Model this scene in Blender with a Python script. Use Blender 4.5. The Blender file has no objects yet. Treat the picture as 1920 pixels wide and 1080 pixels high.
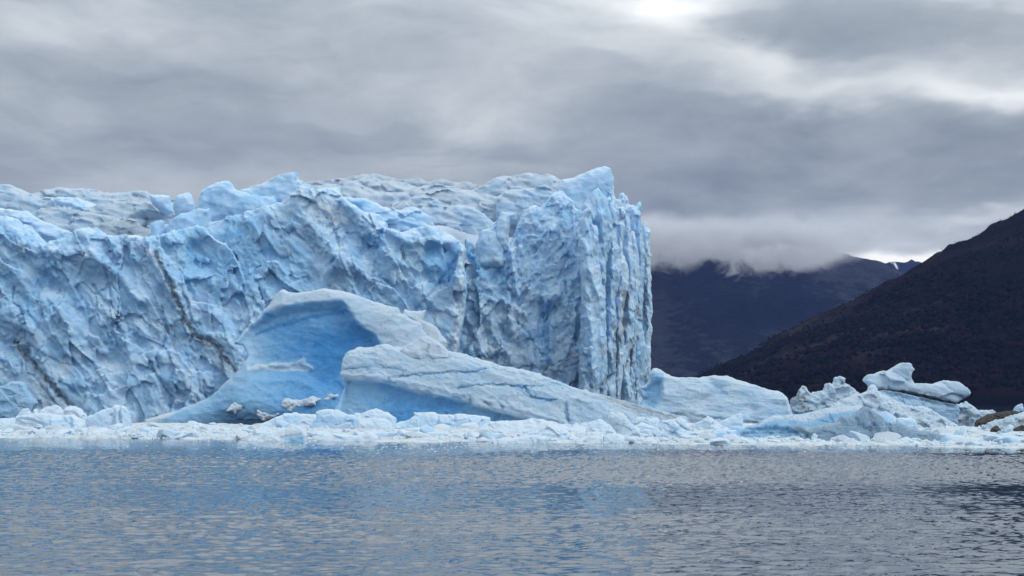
import bpy, math, random
import numpy as np
from math import radians as R

SC = bpy.context.scene
COL = SC.collection
FPX, HX, HY, CAMZ = 3733.33, 960.0, 742.0, 8.0     # focal length in photo pixels, principal column, horizon row, eye height

# ------------------------------------------------------------------ camera
cam_d = bpy.data.cameras.new('camera'); cam = bpy.data.objects.new('camera', cam_d); COL.objects.link(cam)
cam_d.lens = 70.0; cam_d.sensor_width = 36.0; cam_d.shift_y = (HY - 540.0) / 1920.0
cam_d.clip_start = 0.5; cam_d.clip_end = 60000.0
cam.location = (0, 0, CAMZ); cam.rotation_euler = (R(90), 0, 0)
SC.camera = cam

# ------------------------------------------------------------------ node helper
class N:
    def __init__(self, tree): self.t = tree; self.n = tree.nodes; self.l = tree.links
    def add(self, typ, **kw):
        nd = self.n.new(typ)
        for k, v in kw.items(): setattr(nd, k, v)
        return nd
    def put(self, sock, v):
        if isinstance(v, bpy.types.NodeSocket): self.l.new(v, sock)
        elif v is not None: sock.default_value = v
    def m(self, op, a, b=None, c=None, clamp=False):
        nd = self.add('ShaderNodeMath', operation=op); nd.use_clamp = clamp
        self.put(nd.inputs[0], a)
        if b is not None: self.put(nd.inputs[1], b)
        if c is not None: self.put(nd.inputs[2], c)
        return nd.outputs[0]
    def v(self, op, a, b=None, c=None, out=0):
        nd = self.add('ShaderNodeVectorMath', operation=op)
        self.put(nd.inputs[0], a)
        if b is not None: self.put(nd.inputs[1], b)
        if c is not None: self.put(nd.inputs[2], c)
        return nd.outputs[out]
    def noise(self, vec, scale, detail=4, rough=0.5, dist=0.0, lac=2.0, col=False):
        nd = self.add('ShaderNodeTexNoise'); nd.inputs['Scale'].default_value = scale
        nd.inputs['Detail'].default_value = detail; nd.inputs['Roughness'].default_value = rough
        nd.inputs['Distortion'].default_value = dist; nd.inputs['Lacunarity'].default_value = lac
        if vec is not None: self.l.new(vec, nd.inputs['Vector'])
        return nd.outputs['Color'] if col else nd.outputs['Fac']
    def mapr(self, x, a, b, c=0.0, d=1.0, smooth=True):
        nd = self.add('ShaderNodeMapRange'); nd.interpolation_type = 'SMOOTHSTEP' if smooth else 'LINEAR'
        self.put(nd.inputs[0], x)
        for i, q in enumerate((a, b, c, d)): nd.inputs[i + 1].default_value = q
        return nd.outputs[0]
    def ramp(self, x, stops, interp='LINEAR'):
        nd = self.add('ShaderNodeValToRGB'); cr = nd.color_ramp; cr.interpolation = interp
        while len(cr.elements) < len(stops): cr.elements.new(0.5)
        for e, (p, c) in zip(cr.elements, stops):
            e.position = p; e.color = (c[0], c[1], c[2], 1)
        self.put(nd.inputs[0], x); return nd.outputs[0]
    def mix(self, f, a, b, typ='MIX'):
        nd = self.add('ShaderNodeMix', data_type='RGBA', blend_type=typ)
        self.put(nd.inputs[0], f)
        for s, q in ((nd.inputs[6], a), (nd.inputs[7], b)):
            if isinstance(q, tuple): s.default_value = (q[0], q[1], q[2], 1)
            else: self.l.new(q, s)
        return nd.outputs[2]
    def xyz(self, x, y, z):
        nd = self.add('ShaderNodeCombineXYZ')
        for s, q in zip(nd.inputs, (x, y, z)): self.put(s, q)
        return nd.outputs[0]
    def sep(self, v):
        nd = self.add('ShaderNodeSeparateXYZ'); self.l.new(v, nd.inputs[0]); return nd.outputs

# ------------------------------------------------------------------ world: overcast cloud deck over a daylight sky
SUN_AZ, SUN_EL = R(116), R(42)      # azimuth to the right of straight ahead, elevation
W = bpy.data.worlds.new('World'); SC.world = W; W.use_nodes = True
w = N(W.node_tree); w.n.clear()
tc = w.add('ShaderNodeTexCoord'); d = tc.outputs['Generated']
sx, sy, sz = w.sep(d)
ele = w.m('ARCSINE', sz)
azi = w.m('ARCTAN2', sx, sy)
upz = w.m('MAXIMUM', sz, 0.0)
inv = w.m('DIVIDE', 1.0, w.m('ADD', upz, 0.10))
pc = w.xyz(w.m('MULTIPLY', sx, inv), w.m('MULTIPLY', sy, inv), 0.0)      # position on the cloud deck
pcs = w.v('MULTIPLY', pc, (1.0, 0.45, 1.0))
n1 = w.noise(pcs, 1.7, 6, 0.52, 0.3)
n2 = w.noise(w.v('ADD', pcs, (7.3, 2.1, 0)), 5.5, 6, 0.52, 0.5)
pa = w.xyz(azi, w.m('MULTIPLY', ele, 2.6), 0.0)
wr = w.noise(pa, 9.0, 4, 0.55, 0.0, 2.0, True)
wv = w.v('MULTIPLY', w.v('SUBTRACT', wr, (0.5, 0.5, 0.5)), (0.09, 0.13, 0.0))
ae = w.v('ADD', w.xyz(azi, ele, 0.0), w.v('MULTIPLY', wv, (1.0, 0.4, 0.0)))
def sky_at(px, py): return ((px - HX) / FPX, (HY - py) / FPX)
acc = w.m('ADD', w.m('MULTIPLY', w.m('SUBTRACT', n1, 0.5), 0.32), w.m('MULTIPLY', w.m('SUBTRACT', n2, 0.5), 0.24))
# cloud masses seen in the photograph: thin bright gaps (+) and thick grey banks (-)
for (px, py, rx, ry, a) in (
    (1262, 20, 130, 62, .27), (1180, 0, 200, 40, .12), (1445, 118, 120, 34, .26), (1560, 165, 190, 30, .22), (1800, 192, 170, 32, .28),
    (1890, 150, 90, 60, .10), (1330, 175, 70, 50, .12), (1000, 100, 200, 50, .15), (880, 205, 95, 38, .12), (720, 150, 180, 40, .05), (340, 65, 170, 32, .06), (100, 90, 150, 40, .04),
    (160, 200, 260, 25, .03), (1850, 10, 260, 26, .10), (1745, 482, 190, 24, .75), (1850, 400, 130, 17, .26), (1500, 430, 260, 30, .12),
    (1000, 20, 100, 30, .03), (950, 170, 300, 70, .07),
    (1600, 262, 380, 66, -.20), (1250, 185, 130, 45, -.07), (1180, 210, 330, 36, -.05), (1900, 245, 110, 40, -.12), (1450, 350, 420, 50, -.13), (420, 155, 210, 42, -.12), (1680, 60, 220, 40, -.08), (1380, 40, 70, 35, -.05),
    (60, 300, 260, 90, -.10), (450, 15, 190, 32, -.05), (40, 30, 160, 28, -.05), (420, 260, 420, 70, -.05), (1020, 15, 90, 22, -.06), (1300, 470, 150, 60, -.14), (1290, 400, 150, 40, -.08)):
    a0, e0 = sky_at(px, py)
    q = w.v('MULTIPLY', w.v('SUBTRACT', ae, (a0, e0, 0.0)), (FPX / rx, FPX / ry, 0.0))
    g = w.m('EXPONENT', w.m('MULTIPLY', w.v('DOT_PRODUCT', q, q, out=1), -1.0))
    acc = w.m('MULTIPLY_ADD', g, a, acc)
n3 = w.noise(w.v('MULTIPLY', ae, (9.0, 34.0, 1.0)), 1.0, 6, 0.50, 0.2)      # layered edges of the cloud sheets
acc = w.m('ADD', acc, w.m('SUBTRACT', w.m('MULTIPLY', w.mapr(n3, .36, .62), .10), .05))
n4 = w.noise(w.v('MULTIPLY', ae, (26.0, 80.0, 1.0)), 1.0, 5, 0.55, 0.2)
acc = w.m('ADD', acc, w.m('MULTIPLY', w.m('SUBTRACT', n4, .5), .07))
lum = w.m('ADD', acc, 0.466)
ccol = w.ramp(lum, [(0.0, (.095, .115, .155)), (0.25, (.205, .232, .264)), (0.42, (.315, .347, .370)), (0.55, (.43, .462, .478)),
                    (0.70, (.62, .642, .64)), (0.85, (.84, .85, .835)), (1.0, (1.05, 1.03, .96))])
# an overcast deck brightens steadily from the horizon to the zenith
grow = w.m('ADD', 1.02, w.m('MULTIPLY', w.mapr(ele, 0.155, 0.33, 0, 1), 1.38))
ccol2 = w.v('SCALE', ccol, None); w.put(ccol2.node.inputs['Scale'], grow)
nis = w.add('ShaderNodeTexSky', sky_type='NISHITA'); nis.sun_disc = False
nis.sun_elevation = SUN_EL; nis.sun_rotation = SUN_AZ; nis.air_density = 1.0; nis.dust_density = 0.6
b1 = w.add('ShaderNodeBackground'); w.l.new(nis.outputs[0], b1.inputs[0]); b1.inputs[1].default_value = 0.06
b2 = w.add('ShaderNodeBackground'); w.l.new(ccol2, b2.inputs[0]); b2.inputs[1].default_value = 1.0
mx = w.add('ShaderNodeMixShader'); mx.inputs[0].default_value = 0.90
w.l.new(b1.outputs[0], mx.inputs[1]); w.l.new(b2.outputs[0], mx.inputs[2])
wo = w.add('ShaderNodeOutputWorld'); w.l.new(mx.outputs[0], wo.inputs[0])
W.cycles.sampling_method = 'MANUAL'; W.cycles.sample_map_resolution = 512

# ------------------------------------------------------------------ sun behind the cloud
sd = bpy.data.lights.new('sun', 'SUN'); sun = bpy.data.objects.new('sun', sd); COL.objects.link(sun)
sd.energy = 1.0; sd.angle = R(26); sd.color = (1.0, 0.95, 0.88)
sun.rotation_euler = (R(90) - SUN_EL, 0, math.pi - SUN_AZ)
sun.location = (500, -50, 500)
sun['kind'] = 'structure'

# ------------------------------------------------------------------ exposure and sampling
SC.view_settings.view_transform = 'Standard'; SC.view_settings.look = 'None'
SC.view_settings.exposure = 0.36; SC.view_settings.gamma = 1.0; SC.view_settings.use_curve_mapping = False
SC.render.engine = 'CYCLES'
cy = SC.cycles
cy.max_bounces = 8; cy.diffuse_bounces = 5; cy.glossy_bounces = 3; cy.transmission_bounces = 4; cy.volume_bounces = 2; cy.transparent_max_bounces = 8
cy.use_denoising = True; cy.caustics_reflective = False; cy.caustics_refractive = False
cy.sample_clamp_indirect = 6.0; cy.volume_max_steps = 128

# ================================================================== numpy noise
rs = np.random.RandomState(7)
_P = rs.permutation(512).astype(np.int32)
_G = rs.normal(size=(512, 3)).astype(np.float32); _G /= np.linalg.norm(_G, axis=1)[:, None]
_J = rs.rand(512, 3).astype(np.float32)
_PL = rs.normal(size=(512, 3)).astype(np.float32)
_OF = rs.uniform(-1, 1, 512).astype(np.float32)
def _h(ix, iy, iz): return _P[(ix + _P[(iy + _P[iz & 511]) & 511]) & 511]

def perlin(p):
    p = np.asarray(p, np.float32)
    i = np.floor(p).astype(np.int32); f = p - i
    u = f * f * f * (f * (f * 6 - 15) + 10)
    r = []
    for dx in (0, 1):
        for dy in (0, 1):
            for dz in (0, 1):
                g = _G[_h(i[:, 0] + dx, i[:, 1] + dy, i[:, 2] + dz)]
                r.append(g[:, 0] * (f[:, 0] - dx) + g[:, 1] * (f[:, 1] - dy) + g[:, 2] * (f[:, 2] - dz))
    l = lambda a, b, t: a + (b - a) * t
    x0 = l(l(r[0], r[1], u[:, 2]), l(r[2], r[3], u[:, 2]), u[:, 1])
    x1 = l(l(r[4], r[5], u[:, 2]), l(r[6], r[7], u[:, 2]), u[:, 1])
    return l(x0, x1, u[:, 0]) * 1.5

def fbm(p, octv=4, gain=0.5, lac=2.03):
    s = 0; a = 1.0; t = 0
    p = np.asarray(p, np.float32)
    for o in range(octv):
        s = s + a * perlin(p + 17.7 * o); t += a; a *= gain; p = p * lac
    return s / t
def ridged(p, octv=4, gain=0.5, lac=2.03):
    s = 0; a = 1.0; t = 0
    p = np.asarray(p, np.float32)
    for o in range(octv):
        s = s + a * (1 - 2 * np.abs(perlin(p + 31.1 * o))); t += a; a *= gain; p = p * lac
    return s / t
def facet(p):
    """broken-ice relief: every cell is a randomly tilted plane; returns height and distance to the cell border"""
    p = np.asarray(p, np.float32)
    i = np.floor(p).astype(np.int32); f = p - i
    b1 = np.full(len(p), 9e9, np.float32); b2 = b1.copy(); hh = np.zeros(len(p), np.float32)
    for dx in (-1, 0, 1):
        for dy in (-1, 0, 1):
            for dz in (-1, 0, 1):
                c = _h(i[:, 0] + dx, i[:, 1] + dy, i[:, 2] + dz)
                j = _J[c]
                ex = f[:, 0] - dx - j[:, 0]; ey = f[:, 1] - dy - j[:, 1]; ez = f[:, 2] - dz - j[:, 2]
                d2 = ex * ex + ey * ey + ez * ez
                g = _PL[c]
                m = d2 < b1
                b2 = np.where(m, b1, np.minimum(b2, d2))
                hh = np.where(m, g[:, 0] * ex + g[:, 1] * ey + g[:, 2] * ez + 0.45 * _OF[c], hh)
                b1 = np.where(m, d2, b1)
    return hh, np.sqrt(b2) - np.sqrt(b1)
def scallop(p):
    """conchoidal fracture: smooth hollows that meet in sharp ridges"""
    p = np.asarray(p, np.float32)
    i = np.floor(p).astype(np.int32); f = p - i
    b = np.full(len(p), 9e9, np.float32)
    for dx in (-1, 0, 1):
        for dy in (-1, 0, 1):
            for dz in (-1, 0, 1):
                c = _h(i[:, 0] + dx, i[:, 1] + dy, i[:, 2] + dz)
                j = _J[c]; g = _PL[c]
                ex = f[:, 0] - dx - j[:, 0]; ey = f[:, 1] - dy - j[:, 1]; ez = f[:, 2] - dz - j[:, 2]
                b = np.minimum(b, ex * ex + ey * ey + ez * ez + 0.22 * (g[:, 0] * ex + g[:, 1] * ey + g[:, 2] * ez) + 0.25 * _OF[c])
    return b * 1.6 - 0.5
def sstep(a, b, x):
    t = np.clip((x - a) / (b - a), 0, 1); return t * t * (3 - 2 * t)
def smax(a, b, k):
    h = np.maximum(k - np.abs(a - b), 0) / k
    return np.maximum(a, b) + h * h * k * 0.25

def poly_sd(pts, x, z):
    """signed distance to a closed outline, negative inside"""
    pts = np.asarray(pts, np.float32); n = len(pts)
    d2 = np.full(x.shape, 9e18, np.float32); s = np.ones(x.shape, bool)
    for k in range(n):
        ax, az = pts[k]; bx, bz = pts[(k + 1) % n]
        ex, ez = bx - ax, bz - az
        wx, wz = x - ax, z - az
        t = np.clip((wx * ex + wz * ez) / (ex * ex + ez * ez + 1e-9), 0, 1)
        qx = wx - ex * t; qz = wz - ez * t
        d2 = np.minimum(d2, qx * qx + qz * qz)
        c = ((az <= z) & (bz > z)) | ((bz <= z) & (az > z))
        xi = ax + (z - az) * ex / (ez if abs(ez) > 1e-9 else 1e-9)
        s ^= c & (x < xi)
    return np.where(s, np.sqrt(d2), -np.sqrt(d2))
def line_d(pts, x, z):
    pts = np.asarray(pts, np.float32); d2 = np.full(x.shape, 9e18, np.float32)
    for k in range(len(pts) - 1):
        ax, az = pts[k]; bx, bz = pts[k + 1]; ex, ez = bx - ax, bz - az
        wx, wz = x - ax, z - az
        t = np.clip((wx * ex + wz * ez) / (ex * ex + ez * ez + 1e-9), 0, 1)
        d2 = np.minimum(d2, (wx - ex * t) ** 2 + (wz - ez * t) ** 2)
    return np.sqrt(d2)

def surface_nets(f, o, h):
    """closed quad mesh at f = 0 (f < 0 inside)"""
    nx, ny, nz = f.shape
    s = f < 0
    cs = np.zeros((nx - 1, ny - 1, nz - 1), np.int8)
    for a in (0, 1):
        for b in (0, 1):
            for c in (0, 1): cs += s[a:nx - 1 + a, b:ny - 1 + b, c:nz - 1 + c]
    act = (cs > 0) & (cs < 8)
    I, J, K = np.nonzero(act)
    idx = np.full(act.shape, -1, np.int32); idx[I, J, K] = np.arange(len(I))
    cor = {}
    for a in (0, 1):
        for b in (0, 1):
            for c in (0, 1): cor[a, b, c] = f[I + a, J + b, K + c]
    P = np.zeros((len(I), 3), np.float32); cnt = np.zeros(len(I), np.float32)
    for (p, q) in (((0,0,0),(1,0,0)),((0,1,0),(1,1,0)),((0,0,1),(1,0,1)),((0,1,1),(1,1,1)),((0,0,0),(0,1,0)),((1,0,0),(1,1,0)),
                   ((0,0,1),(0,1,1)),((1,0,1),(1,1,1)),((0,0,0),(0,0,1)),((1,0,0),(1,0,1)),((0,1,0),(0,1,1)),((1,1,0),(1,1,1))):
        fa, fb = cor[p], cor[q]
        m = (fa < 0) != (fb < 0)
        t = np.where(m, fa / np.where(np.abs(fa - fb) < 1e-9, 1e-9, fa - fb), 0)
        for ax in range(3): P[:, ax] += np.where(m, p[ax] + (q[ax] - p[ax]) * t, 0)
        cnt += m
    P /= cnt[:, None]
    V = (np.stack([I, J, K], 1) + P) * h + np.asarray(o, np.float32)
    Q = []
    e = s[:-1] != s[1:]                        # edges along x
    a, b, c = np.nonzero(e[:, 1:-1, 1:-1]); b += 1; c += 1
    q = np.stack([idx[a, b-1, c-1], idx[a, b, c-1], idx[a, b, c], idx[a, b-1, c]], 1); fl = s[a, b, c]; q[~fl] = q[~fl][:, ::-1]; Q.append(q)
    e = s[:, :-1] != s[:, 1:]
    a, b, c = np.nonzero(e[1:-1, :, 1:-1]); a += 1; c += 1
    q = np.stack([idx[a-1, b, c-1], idx[a-1, b, c], idx[a, b, c], idx[a, b, c-1]], 1); fl = s[a, b, c]; q[~fl] = q[~fl][:, ::-1]; Q.append(q)
    e = s[:, :, :-1] != s[:, :, 1:]
    a, b, c = np.nonzero(e[1:-1, 1:-1, :]); a += 1; b += 1
    q = np.stack([idx[a-1, b-1, c], idx[a, b-1, c], idx[a, b, c], idx[a-1, b, c]], 1); fl = s[a, b, c]; q[~fl] = q[~fl][:, ::-1]; Q.append(q)
    return V.astype(np.float32), np.concatenate(Q).astype(np.int32)

def vnormals(V, Q):
    fn = np.cross(V[Q[:, 2]] - V[Q[:, 0]], V[Q[:, 3]] - V[Q[:, 1]])
    n = np.zeros_like(V)
    for ax in range(3):
        n[:, ax] = sum(np.bincount(Q[:, k], fn[:, ax], len(V)) for k in range(4))
    return n / (np.linalg.norm(n, axis=1)[:, None] + 1e-9)

def make_mesh(name, V, Q, attrs=None, smooth=True):
    me = bpy.data.meshes.new(name); k = Q.shape[1]
    me.vertices.add(len(V)); me.vertices.foreach_set('co', np.ascontiguousarray(V, np.float32).ravel())
    me.loops.add(Q.size); me.loops.foreach_set('vertex_index', np.ascontiguousarray(Q, np.int32).ravel())
    me.polygons.add(len(Q)); me.polygons.foreach_set('loop_start', np.arange(0, Q.size, k, dtype=np.int32))
    me.update(calc_edges=True)
    if smooth: me.polygons.foreach_set('use_smooth', np.ones(len(Q), bool))
    for an, av in (attrs or {}).items():
        a = me.attributes.new(an, 'FLOAT', 'POINT'); a.data.foreach_set('value', np.ascontiguousarray(av, np.float32))
    return me
def link(name, me, mat=None, parent=None, loc=None):
    o = bpy.data.objects.new(name, me); COL.objects.link(o)
    if mat is not None and not me.materials: me.materials.append(mat)
    if parent is not None: o.parent = parent
    if loc is not None: o.location = loc
    return o
def tag(o, label=None, cat=None, group=None, kind=None):
    if label: o['label'] = label
    if cat: o['category'] = cat
    if group: o['group'] = group
    if kind: o['kind'] = kind
    return o
def empty(name, loc=(0, 0, 0)):
    o = bpy.data.objects.new(name, None); COL.objects.link(o); o.location = loc; return o
def W3(px, py, Y): return ((px - HX) / FPX * Y, Y, CAMZ + (HY - py) / FPX * Y)

# ================================================================== materials
def new_mat(name):
    m = bpy.data.materials.new(name); m.use_nodes = True; t = N(m.node_tree); t.n.clear()
    out = t.add('ShaderNodeOutputMaterial'); bs = t.add('ShaderNodeBsdfPrincipled'); t.l.new(bs.outputs[0], out.inputs[0])
    return m, t, bs, out

def ice_material(name, sss=0.0, bump=0.5, scale=1.0, white=(.88, .90, .92), crust_amt=0.75, pits=0.0, dk=1.0):
    m, t, bs, out = new_mat(name)
    geo = t.add('ShaderNodeNewGeometry'); pos = geo.outputs['Position']
    tint = t.add('ShaderNodeAttribute', attribute_name='tint').outputs['Fac']
    dirt = t.add('ShaderNodeAttribute', attribute_name='dirt').outputs['Fac']
    a = t.noise(pos, 0.35 * scale, 6, 0.62, 0.4)
    b = t.noise(t.v('MULTIPLY', pos, (0.5, 0.5, 3.0)), 0.8 * scale, 5, 0.6, 0.3)
    nv = t.m('ADD', t.m('MULTIPLY', t.m('SUBTRACT', a, 0.5), 0.34), t.m('MULTIPLY', t.m('SUBTRACT', b, 0.5), 0.28))
    # old bubbly crust is white where snow and melt weather the upper surfaces
    nz = t.sep(geo.outputs['Normal'])[2]
    crust = t.m('MULTIPLY', t.m('MULTIPLY', t.mapr(t.m('ADD', nz, t.m('MULTIPLY', nv, 0.5)), 0.42, 0.92), t.mapr(tint, 0.42, 0.62, 1.0, 0.15)), crust_amt)
    tt = t.m('MULTIPLY', t.m('ADD', tint, t.m('MULTIPLY', nv, t.mapr(tint, 0.0, 0.5, 0.25, 1.0))), t.m('SUBTRACT', 1.0, crust), clamp=True)
    base = t.ramp(tt, [(p_, tuple(dk * q_ for q_ in c_)) for p_, c_ in ((0.0, tuple(q_ / dk for q_ in white)), (0.2, (.66, .785, .90)), (0.45, (.46, .68, .90)), (0.7, (.285, .57, .86)), (1.0, (.07, .34, .74)))])
    dn = t.noise(pos, 1.6 * scale, 5, 0.65)
    dm = t.m('MULTIPLY', dirt, t.mapr(dn, 0.3, 0.62, 0.35, 1.0), clamp=True)
    base = t.mix(dm, base, t.mix(dn, (.045, .04, .037), (.15, .14, .13)))
    t.l.new(base, bs.inputs['Base Color'])
    t.l.new(t.mapr(t.noise(pos, 2.3 * scale, 4, .6), .35, .65, .16, .55), bs.inputs['Roughness']); bs.inputs['IOR'].default_value = 1.31
    bs.inputs['Specular IOR Level'].default_value = 0.45
    if sss:
        bs.inputs['Subsurface Weight'].default_value = sss
        bs.inputs['Subsurface Radius'].default_value = (0.25, 0.6, 1.0); bs.inputs['Subsurface Scale'].default_value = 2.2 / scale
    h = t.m('ADD', t.noise(pos, 1.4 * scale, 8, 0.68, 0.3), t.m('MULTIPLY', t.noise(t.v('MULTIPLY', pos, (1, 1, 2.2)), 5.0 * scale, 4, 0.6), 0.3))
    if pits:                                            # melt pits, only on the old crust
        vo = t.add('ShaderNodeTexVoronoi', feature='F1'); vo.inputs['Scale'].default_value = 1.15; t.l.new(t.v('ADD', pos, t.v('SCALE', t.noise(pos, 1.5, 3, .6, 0, 2, True), None)), vo.inputs['Vector'])
        pit = t.m('MULTIPLY', t.mapr(vo.outputs['Distance'], .10, .34, 1, 0), t.mapr(t.noise(pos, .4, 3, .6), .45, .6))
        h = t.m('SUBTRACT', h, t.m('MULTIPLY', pit, t.m('MULTIPLY', t.mapr(tint, .3, .5, 1, 0), pits)))
    bp = t.add('ShaderNodeBump'); bp.inputs['Strength'].default_value = bump; bp.inputs['Distance'].default_value = 0.6 / scale
    t.l.new(h, bp.inputs['Height']); t.l.new(bp.outputs[0], bs.inputs['Normal'])
    return m
M_GLACIER = ice_material('glacier_ice', 0.55, 0.6, 1.0, (.42, .51, .65), 0.35, 0, .92)
M_BERG = ice_material('berg_ice', 0.5, 0.8, 1.6, (.42, .54, .70), 0.28, 1.3, .76)
M_CHUNK = ice_material('chunk_ice', 0.4, 0.65, 3.0, (.52, .60, .68), 0.45, 0, .84)
M_FIRN = ice_material('glacier_firn', 0.4, 0.7, 1.0, (.37, .45, .59), 0.3, 0, .80)

def rock_material(name, c0, c1, scale=1.0, bump=0.8):
    m, t, bs, out = new_mat(name)
    pos = t.add('ShaderNodeNewGeometry').outputs['Position']
    a = t.noise(pos, 0.9 * scale, 8, 0.65, 0.4)
    t.l.new(t.ramp(a, [(0.3, c0), (0.7, c1)]), bs.inputs['Base Color']); bs.inputs['Roughness'].default_value = 0.75
    bp = t.add('ShaderNodeBump'); bp.inputs['Strength'].default_value = bump; bp.inputs['Distance'].default_value = 0.5 / scale
    t.l.new(t.noise(pos, 2.2 * scale, 6, 0.65), bp.inputs['Height']); t.l.new(bp.outputs[0], bs.inputs['Normal'])
    return m
M_ROCK = rock_material('dark_rock', (.016, .014, .013), (.06, .052, .046))
# ================================================================== ice builder
def px_xz(pts, Y):
    return [((p[0] - HX) / FPX * Y, CAMZ + (HY - p[1]) / FPX * Y) for p in pts]
def rotq(x, z, ang):
    c, s = math.cos(ang), math.sin(ang); return c * x + s * z, -s * x + c * z
def field(kind, P):
    if kind == 'n': return fbm(P, 4)
    if kind == 'r': return ridged(P, 3)
    if kind == 'c': return facet(P)[0]
    if kind == 's': return scallop(P)
    if kind == 't':                                    # terraces with sharp lips
        v = fbm(P, 3) * 3.0; f = v - np.floor(v); return (np.floor(v) + sstep(0.35, 0.65, f)) / 3.0
def ice(name, outline, Y, thick, vox, mat, parent=None, k=1.0, bulge=1.0, bw=2.0, lean=0.0, backlean=0.0, recess=(), lines=(), relief=(), disp=(),
        warp=None, tint=0.3, tvar=0.12, tints=(), dirts=(), seed=0, zbot=-1.5, cell=(6.0, 0.12), jag=(3.0, 0.3), calm_=0.0, calm_scale=15.0, veins=()):
    """solid piece of ice: silhouette, shaped front and back, broken surface. Rows and columns are read at distance Y."""
    ol = np.array(px_xz(outline, Y), np.float32)
    scl = FPX / Y
    pad = 2 * vox + jag[1] * 2 + 1.0
    x0, x1 = ol[:, 0].min() - pad, ol[:, 0].max() + pad
    z0, z1 = max(ol[:, 1].min(), zbot) - pad, ol[:, 1].max() + pad
    X, Z = np.meshgrid(np.arange(x0, x1, vox, dtype=np.float32), np.arange(z0, z1, vox, dtype=np.float32), indexing='ij')
    sh = X.shape; xf, zf = X.ravel(), Z.ravel()
    p2 = np.stack([xf, np.full_like(xf, seed * 13.7), zf], 1)
    wj = jag[0]
    xw = xf + jag[1] * fbm(p2 / wj + 3.3, 4, 0.55) * 2; zw = zf + jag[1] * fbm(p2 / wj + 41.7, 4, 0.55) * 2
    ol = np.where(np.stack([np.zeros(len(ol)), ol[:, 1] < 0.35], 1) > 0, ol - 14.0, ol).astype(np.float32)      # run on under water
    o = poly_sd(ol, xw, zw)
    s = np.maximum(-o, 0)
    px = HX + xf * scl; py = HY - (zf - CAMZ) * scl
    zb = max(ol[:, 1].min(), 0.0)
    F = lean * (zf - zb) + bulge * np.exp(-s / bw)
    B = thick - 0.5 * bulge * np.exp(-s / bw) - backlean * (zf - zb)
    for (pl, dep, wd) in recess:
        sd_ = -poly_sd(px_xz(pl, Y), xw, zw)
        F = F + dep * sstep(-0.15 * wd, wd, sd_)
    lw = (0.9 * fbm(p2 / 2.2 + 7.7, 3, 0.6), 0.9 * fbm(p2 / 2.2 + 27.7, 3, 0.6))
    for (pl, amp, wd) in lines:
        F = F + amp * np.exp(-(line_d(px_xz(pl, Y), xw + lw[0], zw + lw[1]) / wd) ** 2)
    for (kind, sc_, amp, st, ang) in relief:
        rx, rz = rotq(xf, zf, ang)
        P = np.stack([rx / (sc_ * st[0]), np.full_like(rx, seed * 3.1 + 0.37 * sc_), rz / (sc_ * st[1])], 1)
        if warp: 
            wv_ = np.stack([fbm(P * 0.7 + 9.1, 2), np.zeros_like(rx), fbm(P * 0.7 + 77.3, 2)], 1); P = P + warp * wv_
        F = F - amp * field(kind, P)
    F = np.minimum(F, B - vox)
    o = o.reshape(sh); F = F.reshape(sh); B = B.reshape(sh)
    ins = o < 0
    y0 = F[ins].min() - 2 * vox; y1 = B[ins].max() + 2 * vox
    ys = np.arange(y0, y1 + vox, vox, dtype=np.float32)
    f = np.empty((sh[0], len(ys), sh[1]), np.float32)
    for j, yy in enumerate(ys):
        f[:, j, :] = smax(smax(o, F - yy, k), yy - B, k)
    V, Q = surface_nets(f, (x0, y0, z0), vox)
    del f
    n = vnormals(V, Q)
    hsum = np.zeros(len(V), np.float32)
    for (kind, sc_, amp, st, ang) in disp:
        rx, rz = rotq(V[:, 0], V[:, 2], ang)
        P = np.stack([rx / (sc_ * st[0]), V[:, 1] / sc_ + seed * 5.3, rz / (sc_ * st[1])], 1)
        P = P + 0.35 * np.stack([perlin(P * 1.3 + 4.4), perlin(P * 1.3 + 14.4), perlin(P * 1.3 + 24.4)], 1)
        hsum += amp * field(kind, P)
    if calm_: hsum *= (1 - calm_) + 1.9 * calm_ * sstep(-.22, .30, fbm(V / calm_scale + seed, 3))
    px = HX + V[:, 0] * scl; py = HY - (V[:, 2] - CAMZ) * scl
    tn = np.full(len(V), tint, np.float32)
    # every fracture plane has its own age: some are fresh and blue, some old and white
    if cell:
        P = V / cell[0]; P = P + 0.4 * np.stack([perlin(P + 1.4), perlin(P + 11.4), perlin(P + 21.4)], 1)
        i = np.floor(P).astype(np.int32)
        tn += cell[1] * fbm(P, 3) * 2.2
    wx = px + 5 * fbm(V * 0.25 + 5, 3) * 2; wz = py + 5 * fbm(V * 0.25 + 55, 3) * 2
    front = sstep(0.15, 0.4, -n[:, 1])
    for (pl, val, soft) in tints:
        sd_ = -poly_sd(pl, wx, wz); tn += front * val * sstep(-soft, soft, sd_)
    tn += tvar * fbm(V * 0.11 + 8, 3) * 2
    vd = np.zeros(len(V), np.float32)
    for (pl, val, wd) in veins:                        # refrozen cracks: clear blue ice in a thin wandering line
        dd = line_d(pl, px + 3.0 * fbm(V * 0.5 + 115, 4, 0.6) * 2, py + 3.0 * fbm(V * 0.5 + 135, 4, 0.6) * 2); tn += val * np.exp(-(dd / wd) ** 2); vd = np.maximum(vd, .62 * val * np.exp(-(dd / wd) ** 2))
    dt = vd
    for (pl, val, wd) in dirts:
        dd = line_d(pl, px + 7 * fbm(V * 0.3 + 15, 4, 0.6) * 2, py + 7 * fbm(V * 0.3 + 35, 4, 0.6) * 2)
        dt = np.maximum(dt, val * np.exp(-(dd / wd) ** 2))
    V = V + n * hsum[:, None]
    cx = 0.5 * (V[:, 0].min() + V[:, 0].max())
    V = V - np.array([cx, 0, 0], np.float32)
    me = make_mesh(name, V, Q, {'tint': np.clip(tn, 0, 1), 'dirt': np.clip(dt, 0, 1)})
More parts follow.
